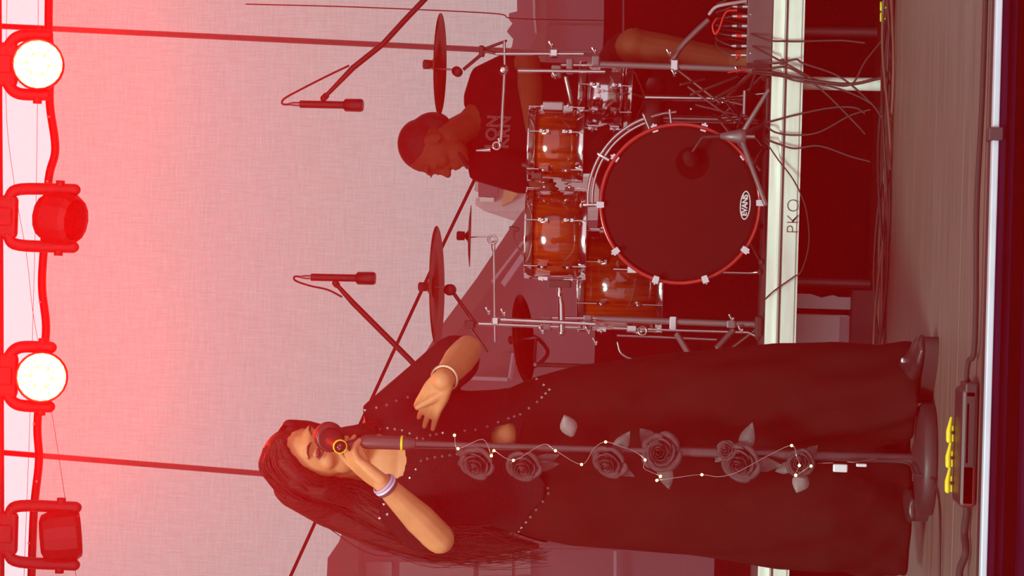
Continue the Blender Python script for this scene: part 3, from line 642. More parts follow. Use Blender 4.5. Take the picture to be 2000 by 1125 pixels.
RP = rack_post(130, 130, 'chrome drum rack post under the right crash cymbal, beside the drummer', 133)
a0 = P(1430, 136, YC)
MB().tube([P(1160, 125, YC), P(1428, 134, YC), Vector((a0.x, YC, RZ + 0.03))], 0.0115, 12).build('post', greymetal, RP)
MB().tube([P(968, 105, YC - 0.02), P(1140, 105, YC - 0.02)], 0.006, 10).build('upper_tube', chrome, RP)
MB().tube([P(1012, 138, YC - 0.03), P(1182, 140, YC - 0.03)], 0.0065, 10).build('middle_tube', chrome, RP)
MB().tube([P(1096, 127, YC), P(1160, 127, YC)], 0.0045, 8).build('inner_tube', chrome, RP)
MB().bbox(P(1090, 112, YC - 0.03) - Vector((0, 0.02, 0)), P(1076, 98, YC + 0.0), 0.004).build('clamp', chrome, RP)
for x, y, s1, s2 in ((1087, 140, 0.022, 0.018), (1113, 130, 0.028, 0.012), (1164, 119, 0.018, 0.014), (1318, 128, 0.022, 0.014)): clampb(RP, x, y, YC, s1, s2, greymetal if x != 1318 else chrome)
for x, y in ((1078, 92), (1085, 152), (1162, 104), (1308, 108), (1318, 148), (1440, 116), (1442, 142)): wing(RP, x, y, YC)
MB().tube([P(985, 80, YC - 0.02), P(986, 132, YC - 0.02), P(978, 276, YC - 0.02)], 0.005, 8).build('arm', chrome, RP)
MB().lathe(P(983, 136, YC - 0.03), (0, 1, 0), [(0.0, -0.012), (0.018, -0.012), (0.02, 0.012), (0.0, 0.012)], 18).build('ball_clamp', chrome, RP)
MB().lathe(P(970, 285, YC - 0.02), (0, 1, 0), [(0.010, -0.01), (0.016, -0.012), (0.016, 0.012), (0.010, 0.01)], 20, closed=True).build('ring_clamp', chrome, RP)
MB().tube([P(958, 292, YC - 0.02), P(930, 294, YC - 0.02)], [0.008, 0.003], 8).build('arm_tip', chrome, RP)
MB().tube([P(976, 278, YC - 0.02), P(974, 270, YC - 0.02)], 0.008, 8).build('arm_socket', chrome, RP)
MB().tube([P(972, 105, YC - 0.02), P(948, 100, YC - 0.01), P(905, 136, YC)], [0.006, 0.007, 0.006], 10).build('boom', blackmetal, RP)
MB().tube([P(943, 97, YC), P(988, 80, YC)], [0.006, 0.005], 8, rounded=True).build('boom_tail', blackmetal, RP)
clampb(RP, 941, 100, YC, 0.02, 0.009, blackmetal)
MB().lathe(P(893, 140, YC), (0, 1, 0), [(0, -0.02), (0.018, -0.02), (0.018, 0.02), (0, 0.02)], 16).build('tilter', blackmetal, RP)
MB().tube([P(888, 136, YC), P(826, 133, YC)], 0.0035, 8).build('cymbal_rod', steel, RP)
MB().tube([P(1105, 150, YC), P(1114, 190, YC), P(1116, 212, YC + 0.03)], 0.009, 10).build('tom_arm', steel, RP)
MB().bbox(P(1100, 216, 7.30), P(1062, 200, 7.34), 0.004).build('tom_bracket', steel, RP)
# flat curved arm leaning away towards the stage box
m = MB(); pth = spline([P(1312, 122, YC), P(1328, 95, YC), P(1355, 66, YC), P(1384, 39, YC)], 5)
m.tube(pth, 0.0105, 4); m.build('flat_arm', greymetal, RP)
MB().bbox((a0.x - 0.03, YC - 0.09, RZ + 0.002), (a0.x + 0.04, YC + 0.09, RZ + 0.03), 0.008).build('foot', rubber, RP)
MB().tube([P(1421, 142, YC - 0.05), P(1462, 135, YC - 0.05)], 0.003, 6).build('red_strap', redtape, RP)

# curved chrome bar around the upper right of the bass drum
cb = thing('curved_rack_bar', 'curved double chrome bar arching round the bass drum', 'rack bar', (around(40, BR + 0.06).x, BC.y, BC.z))
for dr_, r_ in ((0.052, 0.0065), (0.036, 0.0055)):
    MB().tube([around(a, BR + dr_ + 0.006 * math.sin(math.radians((a - 22) * 2.5)), -0.03) for a in range(24, 94, 4)], r_, 8).build('tube', chrome, cb)
MB().tube([around(a, BR + 0.05, -0.03) for a in (4, 12, 20)], 0.006, 8).build('tube', steel, cb)
for a in (24, 60, 92):
    c = around(a, BR + 0.044, -0.03); o = (c - BC).normalized()
    MB().tube([c - o * 0.022, c + o * 0.022], 0.008, 8, rounded=True).build('clamp', chrome, cb)
for a in (8, 24):
    MB().tube([around(a, BR + 0.01, -0.02), around(a, BR + 0.06, -0.03)], 0.006, 8).build('link', chrome, cb)

# hi-hat and pedal rods to the right of the bass drum
darkrod = M('dark_rod', (0.07, 0.05, 0.05), 0.4, 0.6)
hp = thing('drum_pedal', 'chrome drum pedal and rods on the riser beside the bass drum', 'pedal', (P(1440, 200, 7.4).x, 7.4, RZ))
for a, b_ in (((1318, 132), (1405, 200)), ((1345, 170), (1440, 240)), ((1390, 190), (1452, 205)), ((1360, 205), (1440, 225)), ((1375, 155), (1330, 165)), ((1440, 150), (1350, 185)), ((1455, 160), (1400, 190)), ((1480, 130), (1440, 250)), ((1400, 205), (1425, 195)), ((1395, 225), (1420, 240))):
    MB().tube([P(*a, 7.4), P(*b_, 7.36)], 0.0055, 6, rounded=True).build('rod', darkrod, hp)
pb = P(1470, 205, 7.42)
MB().bbox((pb.x - 0.09, 7.30, RZ), (pb.x + 0.09, 7.62, RZ + 0.012), 0.003).build('base_plate', blackmetal, hp)
MB().bbox((pb.x - 0.045, 7.32, RZ + 0.05), (pb.x + 0.045, 7.60, RZ + 0.062), 0.004, rot=Matrix.Rotation(math.radians(-14), 3, 'X')).build('foot_board', steel, hp)
for x, y in ((1412, 200), (1393, 193), (1435, 240), (1350, 213)): MB().ell(P(x, y, 7.33), (0.006,) * 3, n=8, m=6).build('bolt', chrome, hp)

# low microphone stand in front of the bass drum
km = thing('low_microphone_stand', 'low grey tripod microphone stand in front of the bass drum', 'stand', (P(1460, 263, 7.12).x, 7.13, RZ))
hub = P(1446, 266, 7.12)
MB().lathe(Vector((hub.x, 7.13, hub.z - 0.02)), (0, 0, 1), [(0, 0), (0.026, 0), (0.027, 0.02), (0.020, 0.045), (0.009, 0.09), (0, 0.09)], 18).build('hub', greymetal, km)
MB().tube([Vector((hub.x, 7.13, hub.z - 0.05)), Vector((hub.x, 7.13, hub.z))], 0.009, 10).build('spigot', steel, km)
for e in ((1484, 398, 7.075), (1474, 176, 7.10), (1470, 240, 7.33)):
    MB().tube([Vector((hub.x, 7.13, hub.z)), Vector((P(e[0], e[1], e[2]).x, e[2], RZ + 0.008))], [0.010, 0.007], 8, rounded=True).build('leg', greymetal, km)
MB().tube([Vector((hub.x, 7.13, hub.z + 0.06)), P(1372, 268, 7.13)], 0.007, 8).build('pole', blackmetal, km)
MB().tube([P(1372, 268, 7.13), P(1350, 300, 7.14)], 0.006, 8).build('boom', blackmetal, km)
mk = thing('kick_microphone', 'short dark microphone pointing into the bass drum port', 'microphone', P(1348, 304, 7.14))
MB().tube([P(1345, 306, 7.14), P(1350, 312, 7.16)], [0.022, 0.026], 14, rounded=True).build('body', blackcloth, mk)
MB().ell(P(1351, 313, 7.165), (0.024, 0.012, 0.024)).build('grille', blackcloth, mk)

# clip-on tom microphones
for (a, b_, c_, lab) in (((998, 445), (1005, 470), (1028, 508), 'small clip-on microphone on the rim of the larger rack tom'), ((1022, 322), (1030, 335), (1044, 344), 'small clip-on microphone on the rim of the smaller rack tom')):
    t = thing('clip_microphone', lab, 'microphone', P(*a, 7.24))
    MB().tube([P(*a, 7.26), P(a[0] + 12, a[1] + 3, 7.26)], [0.007, 0.010], 10, rounded=True).build('capsule', blackplastic, t)
    MB().tube(spline([P(a[0] + 8, a[1] + 3, 7.26), P(*b_, 7.25), P(*c_, 7.25)], 5), 0.0035, 6).build('gooseneck', blackplastic, t)
    MB().bbox(P(c_[0] + 14, c_[1] + 5, 7.235), P(c_[0] - 4, c_[1] - 6, 7.262), 0.003).build('clip', blackplastic, t)

# overhead microphones on booms
def overhead(yy, xt, xb, Y, boom, loop, lab, labs, side):
    t = thing('overhead_microphone', lab, 'microphone', P(xb, yy, Y))
    q = lambda x, dy=0: P(x, yy + dy + (x - xt) * 0.02, Y)
    MB().tube([q(xt + 20), q(xb - 36)], 0.0145, 14).build('body', blackmetal, t)
    MB().tube([q(xb - 38), q(xb - 34), q(xb - 4), q(xb)], [0.016, 0.0245, 0.025, 0.021], 16).build('head', blackmetal, t)
    MB().tube([q(xt - 2), q(xt + 6), q(xt + 21)], [0.004, 0.0085, 0.009], 10).build('plug', steel, t)
    MB().tube(spline([P(x, y, Y) for x, y in loop], 7), 0.0042, 6).build('lead', cablemat, t)
    s = thing('boom_stand', labs, 'stand', (P(*boom[-1], Y + 0.1).x, Y + 0.1, RZ))
    MB().tube([P(*boom[0], Y), P(boom[0][0] + (boom[1][0] - boom[0][0]) * 0.08, boom[0][1] + (boom[1][1] - boom[0][1]) * 0.08, Y + 0.01)], 0.013, 10, rounded=True).build('clip', blackplastic, s)
    pts = [P(*boom[0], Y)] + [P(*b_, Y + 0.1 * (i + 1) / (len(boom) - 1)) for i, b_ in enumerate(boom[1:])]
    rr = [0.0075] + [0.011] * (len(pts) - 1)
    MB().tube(pts, rr, 10).build('boom', blackmetal, s)
    e = pts[-1]
    MB().lathe(e, (0, 1, 0), [(0, -0.02), (0.02, -0.02), (0.02, 0.02), (0, 0.02)], 14).build('knuckle', blackmetal, s)
    MB().tube([e, Vector((e.x, e.y, RZ + 0.03))], 0.011, 10).build('pole', blackmetal, s)
    for a in (80, 200, 320):
        MB().tube([Vector((e.x, e.y, RZ + 0.25)), Vector((e.x + 0.26 * math.cos(math.radians(a)), e.y + 0.22 * math.sin(math.radians(a)), RZ + 0.01))], 0.009, 8).build('leg', blackmetal, s)
overhead(203, 566, 709, 7.62, ((632, 192), (690, 132), (748, 86), (790, 40), (836, -8), (900, -80)), ((566, 204), (552, 203), (555, 193), (585, 176), (640, 148), (682, 128)), 'overhead microphone pointing down beside the drummer, plugged at the top', 'black boom stand reaching over the drummer from outside the frame', 1)
overhead(541, 588, 733, 7.62, ((655, 553), (690, 592), (740, 642), (800, 702), (880, 790)), ((588, 541), (576, 540), (577, 548), (605, 558), (640, 566), (668, 580)), 'overhead microphone pointing down over the floor tom', 'black boom stand reaching out from behind the singer', -1)

# stage box with its plugs
YS = 7.12
sbx0, sbx1 = P(1480, 126, YS).x, P(1480, -60, YS).x
sb = thing('stage_box', 'dark stage box on the riser edge with plugs standing in its top', 'stage box', ((sbx0 + sbx1) / 2, YS, RZ))
boxm = M('maroon_grey_metal', (0.085, 0.060, 0.066), 0.5, 0.2, var=0.1)
zt = P(1459, 60, YS).z
MB().bbox((sbx0, YS - 0.045, RZ), (sbx1, YS + 0.12, zt), 0.004).build('body', boxm, sb)
for y in (28, 104): MB().ell(P(1466, y, YS - 0.045), (0.004, 0.003, 0.004), n=8, m=6).build('screw', chrome, sb)
for k, y in enumerate((-8, 13, 32, 51, 70, 90, 108)):
    b0_ = P(1459, y, YS); t0 = P(1432, y, YS); dz = (k % 2) * 0.0
    pl = thing('plug', 'silver plug with a red sleeve standing in the stage box' if k % 2 == 0 else 'silver plug with a black sleeve standing in the stage box', 'plug', (b0_.x, YS, zt), 'red-sleeved plugs in the stage box' if k % 2 == 0 else 'black-sleeved plugs in the stage box')
    MB().tube([Vector((b0_.x, YS, zt)), Vector((b0_.x, YS, zt + 0.018))], 0.0075, 10).build('collar', chrome, pl)
    MB().tube([Vector((b0_.x, YS, zt + 0.018)), Vector((b0_.x, YS, zt + 0.036))], 0.0065, 10).build('sleeve', redtape if k % 2 == 0 else blackplastic, pl)
    MB().tube([Vector((b0_.x, YS, zt + 0.036)), Vector((b0_.x, YS, zt + 0.052))], [0.0075, 0.006], 10).build('barrel', chrome, pl)
    e = Vector((b0_.x, YS, zt + 0.052)); s = (k - 3) * 0.006
    MB().tube(spline([e, e + Vector((s, 0.01, 0.03)), e + Vector((s * 2 + 0.01, 0.06, 0.055)), e + Vector((s * 3 + 0.02, 0.13, 0.02)), Vector((b0_.x + s * 3, YS + 0.19, RZ + 0.006))], 5), 0.0035, 6).build('lead', cablemat, pl)
cable('jumper_lead', [P(1385, 28, 7.13), P(1398, 14, 7.1), P(1420, 8, 7.09), P(1458, 2, 7.1)], 0.006, 'pale pinkish lead looping over the stage box plugs', 'cable', M('pale_lead', (0.45, 0.30, 0.32), 0.5))
cable('red_lead', [P(1400, 36, 7.13), P(1392, 50, 7.12), P(1396, 66, 7.12), P(1404, 58, 7.12), P(1418, 24, 7.12), P(1440, 20, 7.12)], 0.004, 'red lead tangled above the stage box plugs', 'cable', redtape)

# cables over the riser edge
k = 0
def fall(pts, lab, r=0.0038, grp='cables hanging over the riser edge'):
    return cable('hanging_cable', [P(x, y, Y) for x, y, Y in pts], r, lab, 'cable', group=grp)
for pts, lab in (
    (((1466, 66, 7.07), (1504, 79, 7.02), (1530, 80.5, 7.02), (1560, 81, 7.01), (1640, 79, 6.98), (1690, 84, 6.94)), 'single cable crossing the rail below the stage box and running level away'),
    (((1470, 90, 7.07), (1504, 108, 7.02), (1526, 120, 7.02), (1553, 134, 7.0), (1600, 158, 6.98), (1660, 166, 6.95), (1690, 120, 6.93), (1722, 80, 6.92)), 'cable looping from the bundle up to the far cable heap'),
    (((1472, 120, 7.07), (1504, 124, 7.02), (1526, 122, 7.015), (1555, 116, 7.0), (1570, 124, 7.0), (1640, 150, 6.97), (1700, 200, 6.93), (1724, 232, 6.92)), 'cable in the bundle that passes over the knot'),
    (((1476, 134, 7.07), (1503, 134, 7.02), (1530, 131, 7.01), (1556, 140, 7.0), (1610, 180, 6.98), (1670, 240, 6.95), (1690, 262, 6.93)), 'cable in the bundle that fans out down to the floor'),
    (((1470, 138, 7.07), (1502, 141, 7.02), (1530, 146, 7.02), (1556, 152, 7.0), (1605, 160, 6.97), (1665, 164, 6.95), (1720, 152, 6.93)), 'thick cable of the bundle along the riser leg'),
    (((1470, 142, 7.07), (1502, 146, 7.02), (1530, 150, 7.02), (1556, 158, 7.0), (1620, 168, 6.97), (1680, 190, 6.95), (1720, 215, 6.93)), 'cable of the bundle that sinks below the riser leg'),
    (((1494, 238, 7.08), (1499, 239, 7.02), (1525, 232, 7.02), (1552, 225, 7.01), (1620, 211, 6.98), (1668, 210, 6.95), (1690, 222, 6.93)), 'cable from the bass drum bowing up in a shallow arc'),
    (((1494, 244, 7.08), (1499, 248, 7.02), (1516, 259, 7.02), (1552, 264, 7.01), (1600, 258, 6.98), (1660, 226, 6.95), (1700, 214, 6.93)), 'cable from the bass drum sagging down then back'),
    (((1494, 268, 7.08), (1499, 273, 7.02), (1520, 281, 7.02), (1552, 290, 7.01), (1600, 285, 6.98), (1660, 305, 6.95), (1700, 316, 6.93)), 'cable in front of the bass drum in a gentle wave'),
    (((1494, 274, 7.08), (1498, 280, 7.02), (1520, 312, 7.02), (1550, 352, 7.01), (1572, 400, 7.0), (1580, 450, 6.99), (1578, 490, 6.99), (1565, 530, 7.0), (1550, 541, 7.015), (1520, 562, 7.02), (1506, 573, 7.02), (1491, 588, 7.06)), 'long cable drooping in a wide loop past the PKO lettering'),
): fall(pts, lab, 0.0055 if 'thick' in lab else (0.0026 if 'long' in lab else 0.0036))
tag(MB().bbox(P(1532, 126, 7.012), P(1522, 116, 7.03), 0.003).build('cable_tie', blackplastic), 'black tie where the hanging cables cross on the rail', 'cable tie')
# heap of cables along the foot of the riser
for i in range(9):
    Y = 6.82 + 0.035 * (i % 5) + random.uniform(-0.01, 0.01); pts = []
    ph = random.uniform(0, 6); ph2 = random.uniform(0, 6)
    for j in range(34):
        x = -2.0 + 3.6 * j / 33.0 + 0.0
        pts.append(Vector((x, Y + 0.05 * math.sin(x * 4.1 + ph) + 0.035 * math.sin(x * 9.7 + ph2), 0.007 + 0.009 * (i // 5 + 0.8) * (1 + math.sin(x * 6 + ph)))))
    cable('floor_cable', pts, 0.0052, ('black' if i % 3 else 'brown') + ' cable lying in the tangle along the foot of the riser', 'cable', n=5, sp=3, group=('black' if i % 3 else 'brown') + ' cables along the foot of the riser', mat=cablemat if i % 3 else M('brown_cable', (0.13, 0.06, 0.045), 0.6))
for y, lab in ((12, 'yellow cable clip at the riser foot, the one farther from the drums'), (33, 'yellow cable clip at the riser foot, the one nearer the drums')):
    p = PZ(1722, y, 0.03); t = MB().tube([p + Vector((-0.012, 0, 0)), p + Vector((0.012, 0, 0.002))], [0.006, 0.004], 8, rounded=True)
    t.tube([p + Vector((-0.012, 0, 0)), p + Vector((0.0, 0.004, -0.024))], 0.003, 6)
    tag(t.build('cable_clip', yellow), lab, 'clip')

# ================================================================ people
def cap(mb, pts, rs, n=12): mb.tube(pts, rs, n, cap=True, rounded=True)
def hand(mb, W, d, n, thumb, curls, spread=0.0, scale=1.0, thumbdir=None, thumbcurl=0.5):
    """W wrist, d towards the fingers, n out of the palm, thumb +-1 picks the thumb's side"""
    d = Vector(d).normalized(); n = Vector(n); n = (n - d * n.dot(d)).normalized(); s = d.cross(n) * thumb
    S = scale; tips = []
    lens = (0.072, 0.080, 0.074, 0.058)
    for k in range(4):
        off = (1.5 - k) * 0.0195 * S
        kn = W + d * (0.088 - 0.006 * abs(k - 1.2)) * S + s * off
        cap(mb, [W + s * off * 0.55 + d * 0.004, W + d * 0.045 * S + s * off * 0.85, kn], [0.0165 * S, 0.0150 * S, 0.0105 * S], 10)
        p = kn; ang = 0.0; L = lens[k] * S
        dd = (d + s * spread * (1.5 - k)).normalized(); pts = [p]
        for j, f in enumerate((0.45, 0.30, 0.25)):
            ang += curls[k] * (0.8, 1.0, 0.7)[j]
            p = p + (dd * math.cos(ang) + n * math.sin(ang)) * L * f; pts.append(p)
        cap(mb, pts, [0.0098 * S, 0.0088 * S, 0.0080 * S, 0.0068 * S], 10); tips.append(p)
    td = Vector(thumbdir).normalized() if thumbdir is not None else (d * 0.65 + s * 0.7 + n * 0.3).normalized()
    b = W + d * 0.022 * S + s * 0.022 * S
    p1 = b + td * 0.038 * S; p2 = p1 + (td * math.cos(thumbcurl) + (d * 0.6 + n * 0.6 - s * 0.3) * math.sin(thumbcurl)).normalized() * 0.032 * S
    p3 = p2 + (p2 - p1).normalized() * 0.022 * S
    cap(mb, [W + d * 0.01, b, p1, p2, p3], [0.014 * S, 0.0145 * S, 0.0115 * S, 0.0098 * S, 0.0078 * S], 10)
    return tips
def frame_head(c, yaw, pitch, roll=0.0):
    f = Vector((math.sin(yaw) * math.cos(pitch), -math.cos(yaw) * math.cos(pitch), -math.sin(pitch)))
    l = Vector((math.cos(yaw), math.sin(yaw), 0)); u = f.cross(l)
    if roll:
        R = Matrix.Rotation(roll, 3, f); l = R @ l; u = R @ u
    return Vector(c), l, f, u
def head(mb, H, s=1.0):
    c, l, f, u = H; R = Matrix((l, f, u)).transposed()
    q = lambda a, b, e: c + (l * a + f * b + u * e) * s
    E = lambda p, r: mb.ell(q(*p), tuple(x * s for x in r), R, 18, 14)
    E((0, -0.012, 0.035), (0.074, 0.094, 0.088)); E((0, 0.022, 0.0), (0.066, 0.068, 0.085))
    E((0, 0.038, -0.055), (0.052, 0.052, 0.058)); E((0, 0.072, -0.092), (0.022, 0.020, 0.020))
    E((0, 0.076, 0.036), (0.052, 0.018, 0.016))
    for a in (-1, 1):
        E((a * 0.036, 0.060, -0.022), (0.026, 0.026, 0.022)); E((a * 0.031, 0.078, 0.012), (0.0155, 0.012, 0.0115))
        E((a * 0.074, -0.008, -0.005), (0.008, 0.020, 0.032)); E((a * 0.013, 0.098, -0.030), (0.010, 0.010, 0.009))
    cap(mb, [q(0, 0.084, 0.022), q(0, 0.098, -0.008), q(0, 0.109, -0.026)], [0.0085 * s, 0.0095 * s, 0.0125 * s])
    E((0, 0.087, -0.056), (0.024, 0.012, 0.0075)); E((0, 0.085, -0.068), (0.021, 0.012, 0.0085))
    return q

# ---------------------------------------------------------------- the singer
YT = 5.46
ft_ = PZ(1800, 860, 0.0)
singer = thing('person', 'singer with long dark hair in black, holding a microphone on a stand to the mouth', 'person', (P(1800, 880, 5.3).x, 5.3, 0.0))
HC = P(618, 894, 5.36)
SH = frame_head(HC, math.radians(36), math.radians(20), math.radians(4))
shR = P(772, 985, 5.46); shL = P(748, 818, 5.46)        # her right is the picture's lower side
elR = P(858, 1052, 5.18); wrR = P(748, 944, 5.075)
elL = P(912, 684, 5.40); wrL = P(866, 742, 5.19)
neck = P(735, 900, 5.45); chest = P(840, 900, YT); waist = P(985, 890, YT); hip = P(1085, 888, YT)
B = MB()
q = head(B, SH)
cap(B, [HC - SH[3] * 0.05 - SH[2] * 0.03, neck, P(775, 900, 5.47)], [0.056, 0.052, 0.075])
cap(B, [shR, P(765, 902, 5.46), shL], [0.055, 0.075, 0.055])
rings = []
for p, rx_, ry_ in ((P(770, 900, YT), 0.15, 0.085), (P(830, 898, YT - 0.01), 0.165, 0.115), (P(900, 893, YT - 0.01), 0.145, 0.105), (waist, 0.115, 0.085), (P(1040, 888, YT + 0.01), 0.12, 0.075), (hip + Vector((0, 0.01, 0)), 0.13, 0.07), (P(1150, 888, YT), 0.12, 0.07)):
    rings.append([p + Vector((math.cos(t) * rx_, math.sin(t) * ry_, 0)) for t in [2 * math.pi * j / 24 for j in range(24)]])
B.loft(rings)
for s_, y in ((1, 858), (-1, 940)): B.ell(P(848, y, YT - 0.085), (0.062, 0.05, 0.06))
cap(B, [shR, (shR + elR) / 2, elR], [0.050, 0.043, 0.039]); 
cap(B, [elR, elR.lerp(wrR, 0.35), wrR], [0.040, 0.041, 0.026])
cap(B, [shL, (shL + elL) / 2, elL], [0.050, 0.044, 0.040]); cap(B, [elL, elL.lerp(wrL, 0.35), wrL], [0.041, 0.042, 0.029])
# legs and feet inside the trousers
kneeL = P(1420, 790, 5.36); ankL = P(1755, 740, 5.26); kneeR = P(1420, 970, 5.43); ankR = P(1760, 985, 5.45)
for h, k_, a in ((P(1120, 835, YT), kneeL, ankL), (P(1120, 945, YT), kneeR, ankR)):
    cap(B, [h, k_, a], [0.085, 0.058, 0.040])
# her right hand round the microphone clip, her left hand spread on the chest
MICR = P(664, 872, 5.045); MICF = P(641, 852, 5.175)
handR_d = (P(664, 884, 5.10) - wrR)
hand(B, wrR, handR_d, Vector((0.70, 0.45, -0.30)), 1, (0.14, 0.42, 0.55, 0.65), 0.05, 1.05, thumbdir=Vector((0.90, -0.10, 0.50)), thumbcurl=0.25)
hand(B, wrL, P(835, 796, 5.235) - wrL, Vector((-0.15, 1, -0.1)), 1, (0.12, 0.14, 0.16, 0.2), 0.08, 1.0, thumbdir=Vector((-0.45, 0.1, 0.75)), thumbcurl=0.2)
B.ell(P(985, 852, YT - 0.055), (0.06, 0.045, 0.05)); B.ell(P(768, 900, YT - 0.055), (0.085, 0.045, 0.075))
body = B.build('body', skin, singer); remesh(body, 0.0042, 3)
# closed lids, lashes and brows
q = lambda a, b, e: SH[0] + SH[1] * a + SH[2] * b + SH[3] * e
makeup = M('dark_eye_makeup', (0.10, 0.030, 0.022), 0.6)
for a in (-1, 1):
    MB().ell(q(a * 0.032, 0.0815, 0.0105), (0.0150, 0.0095, 0.0080), Matrix((SH[1], SH[2], SH[3])).transposed(), 14, 10).build('eyelid', makeup, singer)
    MB().tube([q(a * x, b, e) for x, b, e in ((0.014, 0.091, 0.004), (0.024, 0.095, -0.001), (0.034, 0.094, -0.001), (0.045, 0.086, 0.003), (0.051, 0.079, 0.007))], [0.0012, 0.002, 0.0024, 0.0022, 0.001], 6).build('lashes', inkblack, singer)
    MB().tube([q(a * x, b, e) for x, b, e in ((0.012, 0.0945, 0.033), (0.026, 0.0945, 0.039), (0.041, 0.088, 0.038), (0.053, 0.076, 0.030))], [0.0018, 0.0035, 0.003, 0.001], 6).build('eyebrow', shorthair, singer)
MB().ell(q(0, 0.0945, -0.062), (0.022, 0.0075, 0.011), Matrix((SH[1], SH[2], SH[3])).transposed(), 14, 8).build('lips', M('red_lips', (0.30, 0.05, 0.04), 0.4), singer)
# bracelets
def bangle(W, ax, r, t, mat, nm): MB().lathe(W, ax, [(r, -t), (r + 0.004, -t * 0.6), (r + 0.005, 0), (r + 0.004, t * 0.6), (r, t)], 24).build(nm, mat, singer)
dR = (wrR - elR).normalized()
for k_, (o_, m_) in enumerate(((-0.002, M('lilac_beads', (0.42, 0.35, 0.55), 0.4)), (-0.010, M('pale_beads', (0.70, 0.62, 0.72), 0.4)), (-0.018, M('dark_cord', (0.05, 0.03, 0.05), 0.7)))): bangle(wrR + dR * o_, dR, 0.0275, 0.004, m_, 'bracelet')
dL = (wrL - elL).normalized(); bangle(wrL - dL * 0.012, dL, 0.033, 0.005, gold, 'watch_strap')
# trousers: wide legs as one garment
T = MB()
def leg(rows):
    rr = []
    for i, (x, yc, hw, Y, dp) in enumerate(rows):
        c = P(x, yc, Y); w_ = hw * px(Y); ring = []
        for j in range(40):
            t = 2 * math.pi * j / 40
            k_ = min(1, max(0, (x - 1150) / 500))
            fold = 1 + k_ * (0.085 * math.sin(7 * t + x * 0.002 + yc) + 0.05 * math.sin(4 * t + 1.0 + x * 0.004))
            ring.append(Vector((c.x + math.cos(t) * w_ * fold, c.y + math.sin(t) * dp * fold, c.z)))
        rr.append(ring)
    T.loft(rr)
leg(((975, 862, 98, YT, 0.110), (1040, 840, 104, YT, 0.122), (1120, 816, 102, 5.45, 0.135), (1220, 800, 100, 5.43, 0.140), (1320, 788, 100, 5.41, 0.142), (1420, 779, 98, 5.39, 0.142), (1520, 772, 95, 5.37, 0.142), (1620, 769, 94, 5.35, 0.145), (1700, 768, 93, 5.34, 0.150), (1760, 766, 90, 5.33, 0.155), (1784, 765, 86, 5.33, 0.155)))
leg(((975, 930, 92, YT, 0.110), (1040, 950, 100, YT, 0.122), (1120, 962, 104, 5.45, 0.135), (1220, 967, 106, 5.44, 0.140), (1320, 972, 110, 5.43, 0.145), (1420, 977, 114, 5.42, 0.148), (1520, 981, 119, 5.41, 0.150), (1620, 985, 124, 5.40, 0.155), (1700, 988, 128, 5.41, 0.140), (1750, 990, 130, 5.42, 0.130), (1774, 991, 131, 5.42, 0.125)))
cap(T, [P(1015, 893, 5.46), P(1090, 890, 5.455), P(1160, 890, 5.45)], [0.112, 0.128, 0.125])
cap(T, [P(1130, 850, 5.45), P(1170, 890, 5.44), P(1130, 935, 5.45)], [0.12, 0.11, 0.12])
tro = T.build('trousers', trousercloth, singer); remesh(tro, 0.009, 5)
# top with wide sleeves
C = MB(); rings = []
for x, yc, hw, dp, Y in ((742, 893, 70, 0.085, 5.47), (765, 897, 118, 0.105, YT), (800, 893, 140, 0.125, YT), (850, 892, 138, 0.140, YT - 0.01), (910, 892, 130, 0.132, YT - 0.01), (960, 893, 133, 0.128, YT), (1000, 897, 142, 0.135, YT), (1040, 902, 152, 0.145, YT), (1075, 905, 158, 0.150, YT)):
    c = P(x, yc, Y); w_ = hw * px(Y)
    rings.append([Vector((c.x + math.cos(t) * w_, c.y + math.sin(t) * dp, c.z)) for t in [2 * math.pi * j / 36 for j in range(36)]])
C.loft(rings)
for y in (856, 942): C.ell(P(848, y, YT - 0.095), (0.07, 0.055, 0.07))
cap(C, [P(768, 850, 5.46), shL, shL.lerp(elL, 0.5), shL.lerp(elL, 0.86)], [0.07, 0.066, 0.066, 0.069])
cap(C, [P(775, 950, 5.46), shR, shR.lerp(elR, 0.45), shR.lerp(elR, 0.72)], [0.07, 0.066, 0.066, 0.066])
top_o = C.build('cardigan', cardicloth, singer); remesh(top_o, 0.006, 4)
def inpoly(pt, poly):
    x, y = pt; r = False
    for i in range(len(poly)):
        (x1, y1), (x2, y2) = poly[i], poly[i - 1]
        if (y1 > y) != (y2 > y) and x < (x2 - x1) * (y - y1) / (y2 - y1) + x1: r = not r
    return r
def cut(o, polys, ymax):
    off = OFF[o]; bm = bmesh.new(); bm.from_mesh(o.data); kill = []
    for f_ in bm.faces:
        c = f_.calc_center_median() + off
        if c.y < ymax and any(inpoly(pix(c), p) for p in polys): kill.append(f_)
    bmesh.ops.delete(bm, geom=kill, context='FACES')
    edge = [v_ for v_ in bm.verts if v_.is_boundary]
    for _ in range(6): bmesh.ops.smooth_vert(bm, verts=edge, factor=0.5, use_axis_x=True, use_axis_y=True, use_axis_z=True)
    bm.to_mesh(o.data); bm.free()
neckline = [(690, 845), (740, 850), (786, 866), (792, 900), (786, 926), (745, 950), (690, 950)]
belly = [(962, 845), (972, 834), (1001, 828), (1006, 850), (1004, 868), (965, 868)]
hem_front = [(1100, 1080), (1010, 1045), (1040, 1000), (1078, 958), (1030, 900), (1010, 868), (1030, 815), (1076, 762), (1052, 738), (1100, 735)]
cut(top_o, [neckline, belly, hem_front], YT)
cut(tro, [belly], YT)
